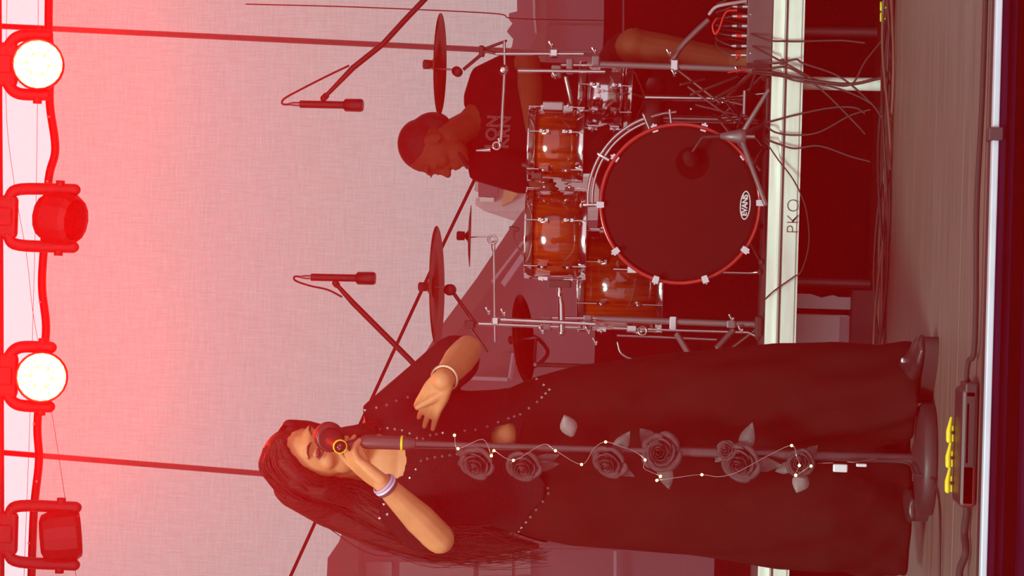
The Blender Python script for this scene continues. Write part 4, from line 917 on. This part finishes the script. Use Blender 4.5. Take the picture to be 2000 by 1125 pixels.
# bare stomach and neckline skin stays behind the cut edges
# studs laid on the garments
bpy.context.view_layer.update()
def surf(o):
    me = o.data; off = OFF[o]; return BVHTree.FromPolygons([v.co + off for v in me.vertices], [p.vertices[:] for p in me.polygons])
trees = [surf(top_o), surf(tro), surf(body)]
def on_surface(x, y):
    d = (P(x, y, 6) - CAM).normalized(); best = None
    for t in trees:
        h = t.ray_cast(CAM, d)
        if h[0] is not None and (best is None or h[3] < best[3]): best = h
    return best
def along(pts, step):
    out = []; 
    for (x1, y1), (x2, y2) in zip(pts, pts[1:]):
        L = math.hypot(x2 - x1, y2 - y1); k_ = max(1, round(L / step))
        out += [(x1 + (x2 - x1) * i / k_, y1 + (y2 - y1) * i / k_) for i in range(k_)]
    return out + [pts[-1]]
st_pts = along([(713, 801), (735, 796), (755, 791), (774, 783), (796, 776)], 18) + along([(727, 840), (742, 838), (757, 836), (771, 838), (785, 840), (800, 846), (814, 856), (826, 857), (840, 850), (865, 845), (888, 847), (908, 841), (929, 839), (952, 833), (973, 824), (993, 817), (1016, 809), (1033, 797), (1049, 785)], 16) + along([(1049, 785), (1058, 776), (1073, 761), (1062, 752), (1048, 741), (1034, 740), (1024, 742)], 13) + along([(800, 934), (812, 917), (822, 900), (835, 896), (850, 893), (893, 887), (913, 886)], 15) + [(750, 985), (742, 1012), (757, 1005), (737, 990)] + along([(1070, 953), (1071, 964), (1060, 980), (1047, 996), (1036, 1010), (1027, 1020), (1018, 1030), (1013, 1037)], 15)
m = MB()
for x, y in st_pts:
    h = on_surface(x, y)
    if h is None: continue
    p, nrm = h[0], h[1]
    if nrm.dot(CAM - p) < 0: nrm = -nrm
    _, u_, v_ = basis(nrm); r_ = 0.0052
    m.add([p + u_ * r_ - nrm * 0.001, p + v_ * r_ - nrm * 0.001, p - u_ * r_ - nrm * 0.001, p - v_ * r_ - nrm * 0.001, p + nrm * 0.0060], [(0, 1, 4), (1, 2, 4), (2, 3, 4), (3, 0, 4), (3, 2, 1, 0)], False)
so_ = m.build('studs', studmat, singer, 'rows of small silver studs'); so_['kind'] = 'stuff'
# hair: a smooth mass with combed strands over it
Hm = MB(); RH = Matrix((SH[1], SH[2], SH[3])).transposed()
Hm.ell(q(0, -0.030, 0.052), (0.088, 0.100, 0.092), RH, 24, 18)
cap(Hm, [q(-0.072, 0.0, 0.05), q(-0.086, -0.005, -0.02), P(690, 962, 5.42), P(760, 1000, 5.44)], [0.032, 0.034, 0.045, 0.055])
cap(Hm, [q(-0.05, -0.08, 0.04), P(640, 990, 5.46), P(720, 1024, 5.50), P(820, 1055, 5.53), P(920, 1060, 5.55), P(1000, 1064, 5.56), P(1050, 1066, 5.56)], [0.06, 0.055, 0.055, 0.050, 0.042, 0.026, 0.008])
cap(Hm, [q(-0.02, -0.10, 0.0), P(720, 975, 5.54), P(860, 1015, 5.58), P(990, 1030, 5.60)], [0.06, 0.07, 0.07, 0.02])
cap(Hm, [q(0.060, 0.035, 0.085), q(0.084, 0.0, 0.03), q(0.080, -0.01, -0.05), P(740, 838, 5.42), P(775, 832, 5.42)], [0.022, 0.024, 0.024, 0.024, 0.010])
cap(Hm, [q(-0.055, 0.045, 0.088), q(-0.078, 0.03, 0.05), q(-0.082, 0.02, 0.0)], [0.022, 0.022, 0.02])
hair = Hm.build('hair', hairmat, singer); remesh(hair, 0.006, 5)
bpy.context.view_layer.update()
hs = MB(); rnd = random.Random(3)
guides = [[q(-0.01, 0.058, 0.130), q(-0.06, 0.02, 0.125), q(-0.098, -0.02, 0.05), P(655, 1000, 5.43), P(740, 1042, 5.46), P(850, 1078, 5.50), P(960, 1082, 5.53), P(1056, 1078, 5.55)],
          [q(-0.01, 0.070, 0.118), q(-0.062, 0.045, 0.095), q(-0.100, 0.01, 0.02), P(672, 972, 5.38), P(748, 1010, 5.40), P(850, 1050, 5.46), P(950, 1052, 5.50), P(1040, 1050, 5.52)],
          [q(-0.01, 0.020, 0.145), q(-0.05, -0.02, 0.142), q(-0.09, -0.06, 0.07), P(640, 1016, 5.47), P(735, 1062, 5.50), P(850, 1094, 5.53), P(960, 1094, 5.56), P(1070, 1086, 5.57)],
          [q(-0.005, 0.078, 0.108), q(-0.055, 0.060, 0.075), q(-0.090, 0.03, 0.0), P(690, 946, 5.36), P(750, 975, 5.38), P(830, 1010, 5.42), P(900, 1020, 5.45), P(960, 1024, 5.46)]]
for i in range(190):
    g = guides[i % 4]; g2 = guides[(i + rnd.choice((0, 1, 2))) % 4]; t = rnd.random() * 0.6
    jit = [Vector((rnd.gauss(0, 1), rnd.gauss(0, 1), rnd.gauss(0, 0.4))) * 0.004 * (0.5 + k_ * 0.45) for k_ in range(8)]
    m_ = 8 if rnd.random() < 0.6 else 7
    pts = [a.lerp(b_, t) + j_ for a, b_, j_ in zip(g, g2, jit)][:m_]
    sp = spline(pts, 4); L = len(sp)
    hs.tube(sp, [0.0022 * (1 - 0.75 * k_ / L) for k_ in range(L)], 4, cap=False)
for i in range(26):
    j_ = lambda s_: Vector((rnd.gauss(0, s_), rnd.gauss(0, s_), rnd.gauss(0, s_)))
    pts = [q(0.02, 0.065, 0.118), q(0.062, 0.038, 0.09) + j_(0.003), q(0.092, 0.0, 0.03) + j_(0.004), q(0.094, -0.005, -0.05) + j_(0.006), P(730, 836, 5.40) + j_(0.010), P(775 + rnd.uniform(-20, 30), 826, 5.40) + j_(0.012)]
    sp = spline(pts, 4); hs.tube(sp, [0.0017 * (1 - 0.7 * k_ / len(sp)) for k_ in range(len(sp))], 4, cap=False)
ho_ = hs.build('hair_strands', hairmat, hair); ho_['kind'] = 'stuff'
# platform boots
def boot(heel, toe, label=None):
    heel = Vector(heel); toe = Vector(toe); d = (toe - heel); L = d.length; d.normalize(); s_ = Vector((-d.y, d.x, 0))
    root = singer
    up = Vector((0, 0, 1)); m = MB(); rings = []
    for t, w_, h in ((0.0, 0.030, 0.105), (0.10, 0.040, 0.110), (0.30, 0.041, 0.110), (0.50, 0.042, 0.092), (0.70, 0.047, 0.072), (0.88, 0.044, 0.062), (1.0, 0.026, 0.050)):
        c = heel + d * L * t
        rings.append([c + s_ * w_ * math.cos(a) + up * (0.030 + max(0, (h - 0.030)) * (0.5 + 0.5 * math.sin(a))) for a in [2 * math.pi * j / 18 for j in range(18)]])
    m.loft(rings); m.tube([heel + d * L * 0.2 + up * 0.06, heel + d * L * 0.2 + up * 0.22], [0.043, 0.048], 16)
    b = m.build('boot', bootmat, root); remesh(b, 0.005, 3)
    m = MB(); N = 24; poly = []
    for j in range(N):
        a = 2 * math.pi * j / N; x = math.cos(a); y = math.sin(a)
        poly.append(heel + d * (L * 0.5 + x * L * 0.53) + s_ * y * (0.046 + 0.006 * x))
    m.loft([[p + up * z for p in poly] for z in (0.0, 0.006, 0.028, 0.034)]); m.build('sole', rubber, b)
    m = MB(); m.box((-0.001, -0.001, 0), (0.001, 0.001, 0.001))
    c = heel + d * L * 0.2 + up * 0.165
    MB().ell(heel + d * L * 0.62 + s_ * 0.01 + up * 0.080, (0.008, 0.007, 0.006)).build('buckle', studmat, b)
pt = PZ(1826, 664, 0.0); boot((pt.x - 0.155, 5.33, 0), (pt.x - 0.005, 5.125, 0))
pt = P(1815, 1002, 5.28); boot((pt.x + 0.035, 5.50, 0), (pt.x + 0.010, 5.255, 0))

# ---------------------------------------------------------------- the drummer
DY = 8.0
dr_ = thing('person', 'drummer in a black printed T-shirt bending over the drum kit', 'person', (P(1400, 240, 8.2).x, 8.25, RZ))
DH = P(850, 288, 7.96)
# looking down to the picture's lower side, head tipped forward
DHf = frame_head(DH, math.radians(-76), math.radians(14), math.radians(0))
D = MB(); qd = head(D, DHf, 1.12)
dn = P(915, 245, 8.06)
cap(D, [DH - DHf[3] * 0.05 - DHf[2] * 0.03, dn, P(945, 228, 8.12)], [0.062, 0.060, 0.085])
sL = P(952, 162, 8.14); sR = P(945, 318, 8.10)
cap(D, [sL, P(945, 238, 8.14), sR], [0.06, 0.08, 0.06])
hipc = P(1200, 230, 8.28); rings = []
for t, rx_, ry_ in ((0.0, 0.14, 0.10), (0.25, 0.205, 0.13), (0.5, 0.20, 0.13), (0.8, 0.19, 0.13), (1.0, 0.20, 0.14)):
    c = P(945, 236, 8.14).lerp(hipc, t); rings.append([c + Vector((math.cos(a) * rx_, math.sin(a) * ry_, 0)) for a in [2 * math.pi * j / 24 for j in range(24)]])
D.loft(rings)
elbL = P(1032, 122, 8.00); wriL = P(1042, 252, 7.72); elbR = P(1055, 352, 8.02); wriR = P(1060, 360, 7.76)
cap(D, [sL, sL.lerp(elbL, 0.5), elbL], [0.066, 0.055, 0.047]); cap(D, [elbL, elbL.lerp(wriL, 0.35), wriL], [0.047, 0.050, 0.031])
cap(D, [sR, sR.lerp(elbR, 0.5), elbR], [0.066, 0.055, 0.047]); cap(D, [elbR, elbR.lerp(wriR, 0.35), wriR], [0.047, 0.050, 0.031])
hand(D, wriL, Vector((-0.9, -0.3, 0.05)), Vector((0, -0.2, -1)), 1, (0.8, 0.85, 0.9, 0.95), 0, 1.05)
hand(D, wriR, Vector((-0.2, -0.9, 0.0)), Vector((0.2, 0.0, -1)), -1, (0.8, 0.85, 0.9, 0.95), 0, 1.05)
knL = P(1238, 88, 7.86); anL = P(1440, 120, 7.90); knR = P(1230, 380, 7.92); anR = P(1440, 360, 7.99)
for h_, k_, a_ in ((P(1190, 190, 8.26), knL, anL), (P(1190, 275, 8.26), knR, anR)):
    cap(D, [h_, h_.lerp(k_, 0.6), k_], [0.10, 0.088, 0.068]); cap(D, [k_, k_.lerp(a_, 0.3), a_], [0.064, 0.062, 0.042])
    cap(D, [a_, Vector((a_.x, a_.y - 0.13, RZ + 0.05))], [0.046, 0.036])
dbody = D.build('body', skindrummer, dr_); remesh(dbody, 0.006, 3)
# hair cap
m = MB(); RD = Matrix((DHf[1], DHf[2], DHf[3])).transposed()
m.ell(qd(0, -0.022, 0.050), (0.089, 0.104, 0.090), RD, 24, 18)
m.ell(qd(0, -0.075, 0.0), (0.070, 0.062, 0.080), RD, 18, 14)
hh = m.build('hair', shorthair, dr_); remesh(hh, 0.006, 3)
for a in (-1, 1):
    MB().tube([qd(a * x, b, e) for x, b, e in ((0.012, 0.095, 0.033), (0.03, 0.094, 0.037), (0.052, 0.078, 0.030))], [0.002, 0.003, 0.001], 6).build('eyebrow', shorthair, dr_)
    MB().ell(qd(a * 0.031, 0.083, 0.010), (0.014, 0.010, 0.008), RD, 12, 8).build('eyelid', skindrummer, dr_)
MB().tube([qd(-0.045, 0.055, -0.08), qd(-0.02, 0.088, -0.098), qd(0.02, 0.088, -0.098), qd(0.045, 0.055, -0.08)], [0.006, 0.011, 0.011, 0.006], 8, rounded=True).build('beard', shorthair, dr_)
# shirt
S_ = MB(); rings = []
for t, rx_, ry_ in ((-0.10, 0.09, 0.07), (0.0, 0.165, 0.115), (0.12, 0.225, 0.14), (0.28, 0.242, 0.155), (0.5, 0.23, 0.16), (0.8, 0.225, 0.165), (1.0, 0.235, 0.175)):
    c = P(945, 236, 8.14).lerp(hipc, t); rings.append([c + Vector((math.cos(a) * rx_, math.sin(a) * ry_, 0)) for a in [2 * math.pi * j / 32 for j in range(32)]])
S_.loft(rings)
cap(S_, [P(945, 195, 8.14), sL, sL.lerp(elbL, 0.62)], [0.085, 0.084, 0.078]); cap(S_, [P(948, 290, 8.12), sR, sR.lerp(elbR, 0.7)], [0.09, 0.086, 0.078])
shirt = S_.build('shirt', shirtcloth, dr_); remesh(shirt, 0.008, 5)
cut(shirt, [[(880, 215), (900, 208), (910, 228), (912, 262), (900, 282), (880, 290)]], 8.3)
shorts = MB()
for h_, k_ in ((P(1190, 190, 8.26), knL), (P(1190, 275, 8.26), knR)): cap(shorts, [h_, h_.lerp(k_, 0.45), h_.lerp(k_, 0.78)], [0.125, 0.115, 0.105])
cap(shorts, [P(1190, 190, 8.26), P(1190, 275, 8.26)], [0.14, 0.14])
sh_o = shorts.build('shorts', blackcloth, dr_); remesh(sh_o, 0.009, 4)
tree_s = surf(shirt)
h = tree_s.ray_cast(CAM, (P(980, 262, 6) - CAM).normalized())
tp = (h[0] if h[0] is not None else P(980, 262, 7.98)) - Vector((0, 0.012, 0))
for row, (body_, vx) in enumerate((('LON', 962), ('KRN', 986))):
    hh_ = tree_s.ray_cast(CAM, (P(vx, 258, 6) - CAM).normalized())
    pos = (hh_[0] if hh_[0] is not None else tp) - Vector((0, 0.010, 0))
    text('print', body_, 0.062, pos, (1, 0.02, -0.06), (0.06, 0.0, 1), printpink, shirt, outline=0.0016, space=1.05)
# seat
stl = thing('drum_stool', 'round black drum stool under the drummer', 'stool', (hipc.x, hipc.y, RZ))
MB().lathe((hipc.x, hipc.y, hipc.z - 0.20), (0, 0, 1), [(0, 0), (0.15, 0), (0.165, 0.02), (0.165, 0.06), (0.15, 0.08), (0, 0.085)], 28).build('seat', blackplastic, stl)
MB().tube([(hipc.x, hipc.y, RZ + 0.03), (hipc.x, hipc.y, hipc.z - 0.19)], 0.016, 10).build('pole', steel, stl)
for a in (30, 150, 270): MB().tube([(hipc.x, hipc.y, RZ + 0.18), (hipc.x + 0.22 * math.cos(math.radians(a)), hipc.y + 0.22 * math.sin(math.radians(a)), RZ + 0.01)], 0.01, 8).build('leg', steel, stl)

# ================================================================ the singer's microphone stand
YM = 5.2
base_c = PZ(1812, 897, 0.0); base_c = Vector((P(1812, 897, YM).x, YM, 0))
topm = P(705, 863, 5.10)
ms = thing('microphone_stand', 'round-based black microphone stand hung with dark roses and fairy lights', 'stand', base_c)
MB().lathe(base_c, (0, 0, 1), [(0, 0.0), (0.138, 0.0), (0.142, 0.006), (0.141, 0.028), (0.134, 0.036), (0.05, 0.042), (0.03, 0.052), (0, 0.052)], 48).build('base', M('stand_grey_black', (0.028, 0.024, 0.026), 0.45, 0.2), ms)
b1 = base_c + Vector((0, 0, 0.05)); pole_dir = topm - b1
at = lambda x: b1.lerp(topm, max(0, min(1, (b1.z - P(x, 880, 5.15).z) / (b1.z - topm.z))))
MB().tube([b1, at(1290)], 0.0125, 14).build('lower_tube', M('worn_black_tube', (0.07, 0.055, 0.06), 0.35, 0.4), ms)
MB().tube([at(1320), at(1290)], 0.017, 14).build('collar', blackplastic, ms)
MB().tube([at(1300), at(800)], 0.0075, 12).build('upper_tube', M('worn_black_tube', (0.07, 0.055, 0.06)), ms)
MB().tube([at(815), at(800), at(790), at(720), at(712)], [0.011, 0.0165, 0.0175, 0.0175, 0.013], 16).build('grip', M('grip_black', (0.05, 0.035, 0.038), 0.45), ms)
gd = (at(780) - at(800)).normalized()
MB().lathe(at(790), gd, [(0.0182, -0.003), (0.0195, -0.002), (0.0195, 0.002), (0.0182, 0.003)], 24).build('yellow_ring', yellow, ms, 'thin yellow ring on the grip')
MB().tube([at(714), at(700), P(678, 872, 5.085)], [0.012, 0.012, 0.014], 12).build('swivel', blackplastic, ms)
for k_ in range(6): pass
mic = thing('microphone', 'dark vocal microphone with a yellow ring at its tail, held at the mouth', 'microphone', P(664, 871, 5.06))
mdir = (MICR - MICF).normalized()
MB().tube([MICF + mdir * 0.028, MICF + mdir * 0.045, MICR], [0.030, 0.026, 0.0160], 18).build('body', M('mic_black', (0.02, 0.014, 0.014), 0.6, 0.0, spec=0.2), mic)
g_ = MB(); g_.ell(MICF + mdir * 0.006, (0.039, 0.039, 0.039), n=24, m=18); grl = g_.build('grille', M('dark_mesh', (0.04, 0.022, 0.022), 0.5, 0.3, spec=0.3, bump=0.8, scale=260), mic)
MB().lathe(MICF + mdir * 0.026, mdir, [(0.030, -0.006), (0.0365, -0.005), (0.0365, 0.004), (0.030, 0.006)], 24).build('grille_band', M('mic_band', (0.05, 0.03, 0.03), 0.4, 0.5), mic)
MB().lathe(MICR, mdir, [(0.0152, -0.002), (0.0180, -0.002), (0.0180, 0.004), (0.0152, 0.004)], 26, closed=True).build('tail_ring', yellow, mic, 'thin yellow ring')
MB().lathe(MICR, mdir, [(0.0, 0.010), (0.009, 0.010), (0.0105, 0.002), (0.0105, -0.004)], 18).build('plug', M('plug_black', (0.03, 0.02, 0.02), 0.2, 0.5), mic)
for a in (0.6, 2.4): MB().ell(MICR + mdir * 0.011 + Vector((0.006 * math.cos(a), 0, 0.006 * math.sin(a))), (0.0014, 0.0014, 0.003), n=6, m=6).build('pin', chrome, mic)
# its lead down the stand
cable('microphone_lead', [MICR - mdir * 0.002 + Vector((0, 0.004, -0.018)), P(692, 872, 5.12), P(720, 868, 5.13), P(800, 874, 5.125), P(1000, 878, 5.13), P(1300, 886, 5.16), P(1600, 896, 5.175), P(1760, 902, 5.17), Vector((base_c.x - 0.03, 5.10, 0.05)), Vector((base_c.x - 0.05, 5.04, 0.006)), Vector((base_c.x - 0.20, 4.9, 0.006)), Vector((base_c.x - 0.6, 4.95, 0.006)), Vector((base_c.x - 1.3, 5.1, 0.006))], 0.0028, 'thin black lead running down the microphone stand to the floor', 'cable', sp=6)

# ---- roses
def petal_mesh(R, H, w_, flare, a0, roll):
    vs = []; fs = []; nu, nv = 8, 6
    for i in range(nv + 1):
        for j in range(nu + 1):
            u = j / nu * 2 - 1; v = i / nv * (1 - 0.20 * u ** 4)
            r = R * (0.30 + 0.70 * math.sin(v * math.pi / 2)) * (1 + 0.10 * u) + flare * R * v ** 3
            h = H * v - roll * H * max(0, v - 0.7) ** 2 * 6 - 0.06 * H * u * u
            a = a0 + u * w_ * (0.35 + 0.65 * min(1, v * 1.6))
            vs.append(Vector((math.cos(a) * r, math.sin(a) * r, h)))
    for i in range(nv):
        for j in range(nu): k_ = i * (nu + 1) + j; fs.append((k_, k_ + 1, k_ + nu + 2, k_ + nu + 1))
    return vs, fs
def rose(x, y, Y, rad, facing, label, rng, nleaf=2):
    c = P(x, y, Y); f = Vector(facing).normalized(); _, u_, v_ = basis(f)
    root = thing('rose', label, 'flower', c)
    R = Matrix((u_, v_, f)).transposed()
    spec_ = [(2, 0.14, 1.10, 1.30, 0.02, 0.0), (3, 0.26, 1.08, 1.10, 0.05, 0.0), (4, 0.42, 1.00, 0.95, 0.10, 0.15), (5, 0.60, 0.88, 0.82, 0.22, 0.45), (5, 0.76, 0.72, 0.80, 0.38, 0.75)]
    for ring, (cnt, rr, hh_, w_, flare, roll) in enumerate(spec_):
        for k_ in range(cnt):
            a = 2 * math.pi * (k_ / cnt) + ring * 0.9 + rng.uniform(-0.15, 0.15)
            vs, fs = petal_mesh(rad * rr * rng.uniform(0.93, 1.07), rad * hh_, w_, flare, a, roll)
            vs = [c + R @ (p + Vector((0, 0, -rad * 0.55))) for p in vs]
            m = MB(); m.add(vs, fs); o = m.build('petal', petalmat, root)
            md = o.modifiers.new('t', 'SOLIDIFY'); md.thickness = 0.0012
    MB().ell(c - f * rad * 0.5, (rad * 0.34,) * 3, n=10, m=8).build('calyx', leafmat, root)
    stem_end = at(x + 30)
    MB().tube(spline([c - f * rad * 0.5, (c - f * rad * 0.9).lerp(stem_end, 0.5), stem_end], 4), 0.0028, 6).build('stem', leafmat, root)
    for k_ in range(nleaf):
        a = rng.uniform(0, 6.28); dd = (u_ * math.cos(a) + v_ * math.sin(a) - f * 0.25).normalized(); ss = dd.cross(f).normalized()
        pts = []; L = rad * 1.5
        m = MB(); vs = []
        for i in range(6):
            t = i / 5; w2 = rad * 0.42 * math.sin(math.pi * min(1, 0.08 + t * 0.92)) 
            p = c - f * rad * 0.4 + dd * (rad * 0.4 + L * t) - f * rad * 0.3 * t * t
            vs += [p - ss * w2 + f * w2 * 0.3, p, p + ss * w2 + f * w2 * 0.3]
        m.add(vs, [(i * 3 + j, i * 3 + j + 1, i * 3 + j + 4, i * 3 + j + 3) for i in range(5) for j in range(2)])
        o = m.build('leaf', leafmat, root); o.modifiers.new('t', 'SOLIDIFY').thickness = 0.0009
rg = random.Random(11)
for x, y, rad, fc_, lab in (
    (930, 908, 0.046, (-0.55, -1, 0.25), 'topmost dark rose on the microphone stand'),
    (1022, 912, 0.046, (-0.6, -1, 0.1), 'second dark rose from the top of the microphone stand'),
    (1188, 905, 0.046, (-0.65, -1, 0.35), 'third dark rose down the stand, below the midriff fairy lights'),
    (1290, 884, 0.050, (0.1, -1, 0.2), 'large dark rose facing the audience at the stand collar'),
    (1445, 905, 0.050, (-0.35, -1, 0.35), 'dark rose on the lower tube of the stand'),
    (1418, 880, 0.026, (0.2, -1, 0.4), 'small dark rosebud above the lowest full rose'),
    (1562, 905, 0.036, (0.2, -1, 0.1), 'half-open dark rose at the lowest fairy lights')):
    rose(x, y, 5.135, rad, fc_, lab, rg, 2)
# single large leaf sprays
for x, y, ang, L, lab in ((1118, 842, 70, 0.06, 'broad pale leaf sticking out of the stand beside the midriff'), (1572, 938, -60, 0.055, 'curled leaf below the lowest fairy lights')):
    c = P(x, y, 5.12); m = MB(); dd = Vector((math.sin(math.radians(ang)), -0.25, 0.35)).normalized(); n_v = Vector((0, -1, 0)); ss = dd.cross(n_v).normalized(); vs = []
    for i in range(7):
        t = i / 6; w2 = 0.022 * math.sin(math.pi * min(1, 0.06 + t * 0.94)); p = at(x) .lerp(c, 0.7) + dd * L * t
        vs += [p - ss * w2, p + Vector((0, -0.003, 0)), p + ss * w2]
    m.add(vs, [(i * 3 + j, i * 3 + j + 1, i * 3 + j + 4, i * 3 + j + 3) for i in range(6) for j in range(2)])
    o = m.build('leaf_spray', M('pale_grey_leaf', (0.20, 0.17, 0.17), 0.5, var=0.2, scale=40)); o.modifiers.new('t', 'SOLIDIFY').thickness = 0.001; tag(o, lab, 'leaf')
# ---- fairy lights
lights = [(888, 850), (895, 876), (943, 858), (960, 890), (965, 880), (1003, 899), (1060, 868), (1085, 880), (1136, 907), (1160, 876), (1183, 863), (1215, 873), (1238, 881), (1260, 898), (1258, 915), (1290, 930), (1283, 938), (1340, 930), (1371, 927), (1404, 931), (1440, 922), (1500, 890), (1546, 870), (1556, 892), (1561, 909), (1554, 928), (1584, 910)]
lit_idx = {0, 1, 3, 4, 5, 7, 8, 10, 13, 15, 16, 18, 22, 24, 25, 26}
fl = thing('fairy_lights', 'string of tiny warm fairy lights wound round the microphone stand', 'fairy lights', P(1250, 890, 5.12))
LYs = [5.095 - 0.004 * (i % 3) for i in range(len(lights))]
fp = [P(x, y, Y_) for (x, y), Y_ in zip(lights, LYs)] + [P(1600, 905, 5.12), P(1627, 904, 5.12)]
MB().tube(spline(fp, 5), 0.0008, 5).build('wire', copperwire, fl)
for i in sorted(lit_idx):
    MB().ell(fp[i] - Vector((0, 0.004, 0)), (0.0033,) * 3, n=8, m=6).build('bulb', bulb, fl)
c = P(1641, 914, 5.13)
bp = MB().bbox((c.x - 0.010, 5.12, c.z - 0.018), (c.x + 0.010, 5.135, c.z + 0.018), 0.003).build('battery_box', silverbox, fl)
c = P(1682, 908, 5.14)
MB().bbox((c.x - 0.004, 5.125, c.z - 0.013), (c.x + 0.004, 5.138, c.z + 0.013), 0.002).build('switch', silverbox, fl)
MB().tube(spline([P(1655, 902, 5.14), P(1672, 903, 5.14), P(1690, 899, 5.15), P(1712, 896, 5.16)], 5), 0.0012, 5).build('tail_wire', copperwire, fl)

# ================================================================ things on the front edge of the stage
xa, xb = P(1885, 985, 4.33).x, P(1885, 756, 4.33).x
pd = thing('floor_pedal', 'flat black floor pedal lying along the stage edge in front of the stand', 'pedal', ((xa + xb) / 2, 4.33, 0.002))
MB().bbox((xa, 4.262, 0.002), (xb, 4.40, 0.036), 0.008).build('body', M('pedal_black', (0.022, 0.016, 0.018), 0.4), pd)
MB().bbox((xa + 0.004, 4.262, 0.006), (xa + 0.085, 4.266, 0.030), 0.002).build('red_panel', M('dark_red_plastic', (0.16, 0.008, 0.006), 0.35), pd, 'dark red end panel')
MB().bbox((xb - 0.02, 4.262, 0.004), (xb + 0.012, 4.36, 0.030), 0.004).build('end_cap', blackplastic, pd)
MB().bbox((xa + 0.09, 4.262, 0.020), (xb - 0.03, 4.265, 0.026), 0.001).build('groove', M('groove_dark', (0.05, 0.04, 0.045), 0.5), pd)
for i, (y, lab) in enumerate(((838, 'yellow clip on the floor pedal, next to the black end'), (887, 'middle yellow clip of the three on the floor pedal'), (936, 'yellow clip on the floor pedal, above the red panel'))):
    a = P(1860, y, 4.39); t = thing('yellow_clip', lab, 'clip', (a.x, 4.385, 0.036))
    L = 0.0235
    MB().tube([Vector((a.x - L, 4.385, 0.047)), Vector((a.x - L * 0.2, 4.385, 0.0475)), Vector((a.x + L, 4.385, 0.0435))], [0.0062, 0.0062, 0.003], 8, rounded=True).build('upper_jaw', yellow, t)
    MB().tube([Vector((a.x - L, 4.385, 0.0395)), Vector((a.x + L * 0.2, 4.385, 0.0400))], 0.0035, 6, rounded=True).build('lower_jaw', yellow, t)
    MB().lathe(Vector((a.x - L * 0.3, 4.376, 0.041)), (0, 1, 0), [(0.0, -0.002), (0.0036, -0.002), (0.0036, 0.002), (0.0, 0.002)], 10).build('spring', blackplastic, t)
cable('pedal_cable', [Vector((xa + 0.01, 4.34, 0.012)), P(1888, 1000, 4.34), P(1884, 1040, 4.36), P(1886, 1080, 4.33), P(1874, 1120, 4.36), P(1880, 1180, 4.34)], 0.0085, 'thick black cable leaving the red end of the floor pedal', 'cable', rubber)
cable('edge_cable', [Vector((xb + 0.008, 4.33, 0.016)), P(1888, 735, 4.31), P(1892, 705, 4.31), P(1902, 690, 4.28), P(1906, 600, 4.265), P(1908, 400, 4.262), P(1918, 200, 4.262), P(1926, -30, 4.262)], 0.006, 'black cable running from the floor pedal along the stage edge', 'cable', rubber)
c = P(1929, 262, FLOOR_FRONT)
ec_ = MB().bbox((c.x - 0.013, FLOOR_FRONT - 0.02, -0.016), (c.x + 0.013, FLOOR_FRONT + 0.035, 0.012), 0.003); tag(ec_.build('edge_clamp', blackplastic), 'small black clamp on the metal stage edge', 'clamp')

# ================================================================ red haze volume added in place of lens flare, lit by lamps and daylight
hz = MB().box((-6.0, -2.5, -1.0), (6.0, 10.6, 5.2)).build('flare_haze', bpy.data.materials.new('red_flare_haze'))
tag(hz, 'red haze volume standing in for lens flare from audience to backdrop', 'haze', kind='stuff')
mt = hz.data.materials[0]; mt.use_nodes = True; nt = mt.node_tree; nt.nodes.remove(nt.nodes['Principled BSDF'])
vs_ = nt.nodes.new('ShaderNodeVolumeScatter'); vs_.inputs['Color'].default_value = (*FLARE_COLOR, 1); vs_.inputs['Density'].default_value = FLARE_DENSITY; vs_.inputs['Anisotropy'].default_value = 0.58
nt.links.new(vs_.outputs[0], nt.nodes['Material Output'].inputs['Volume'])
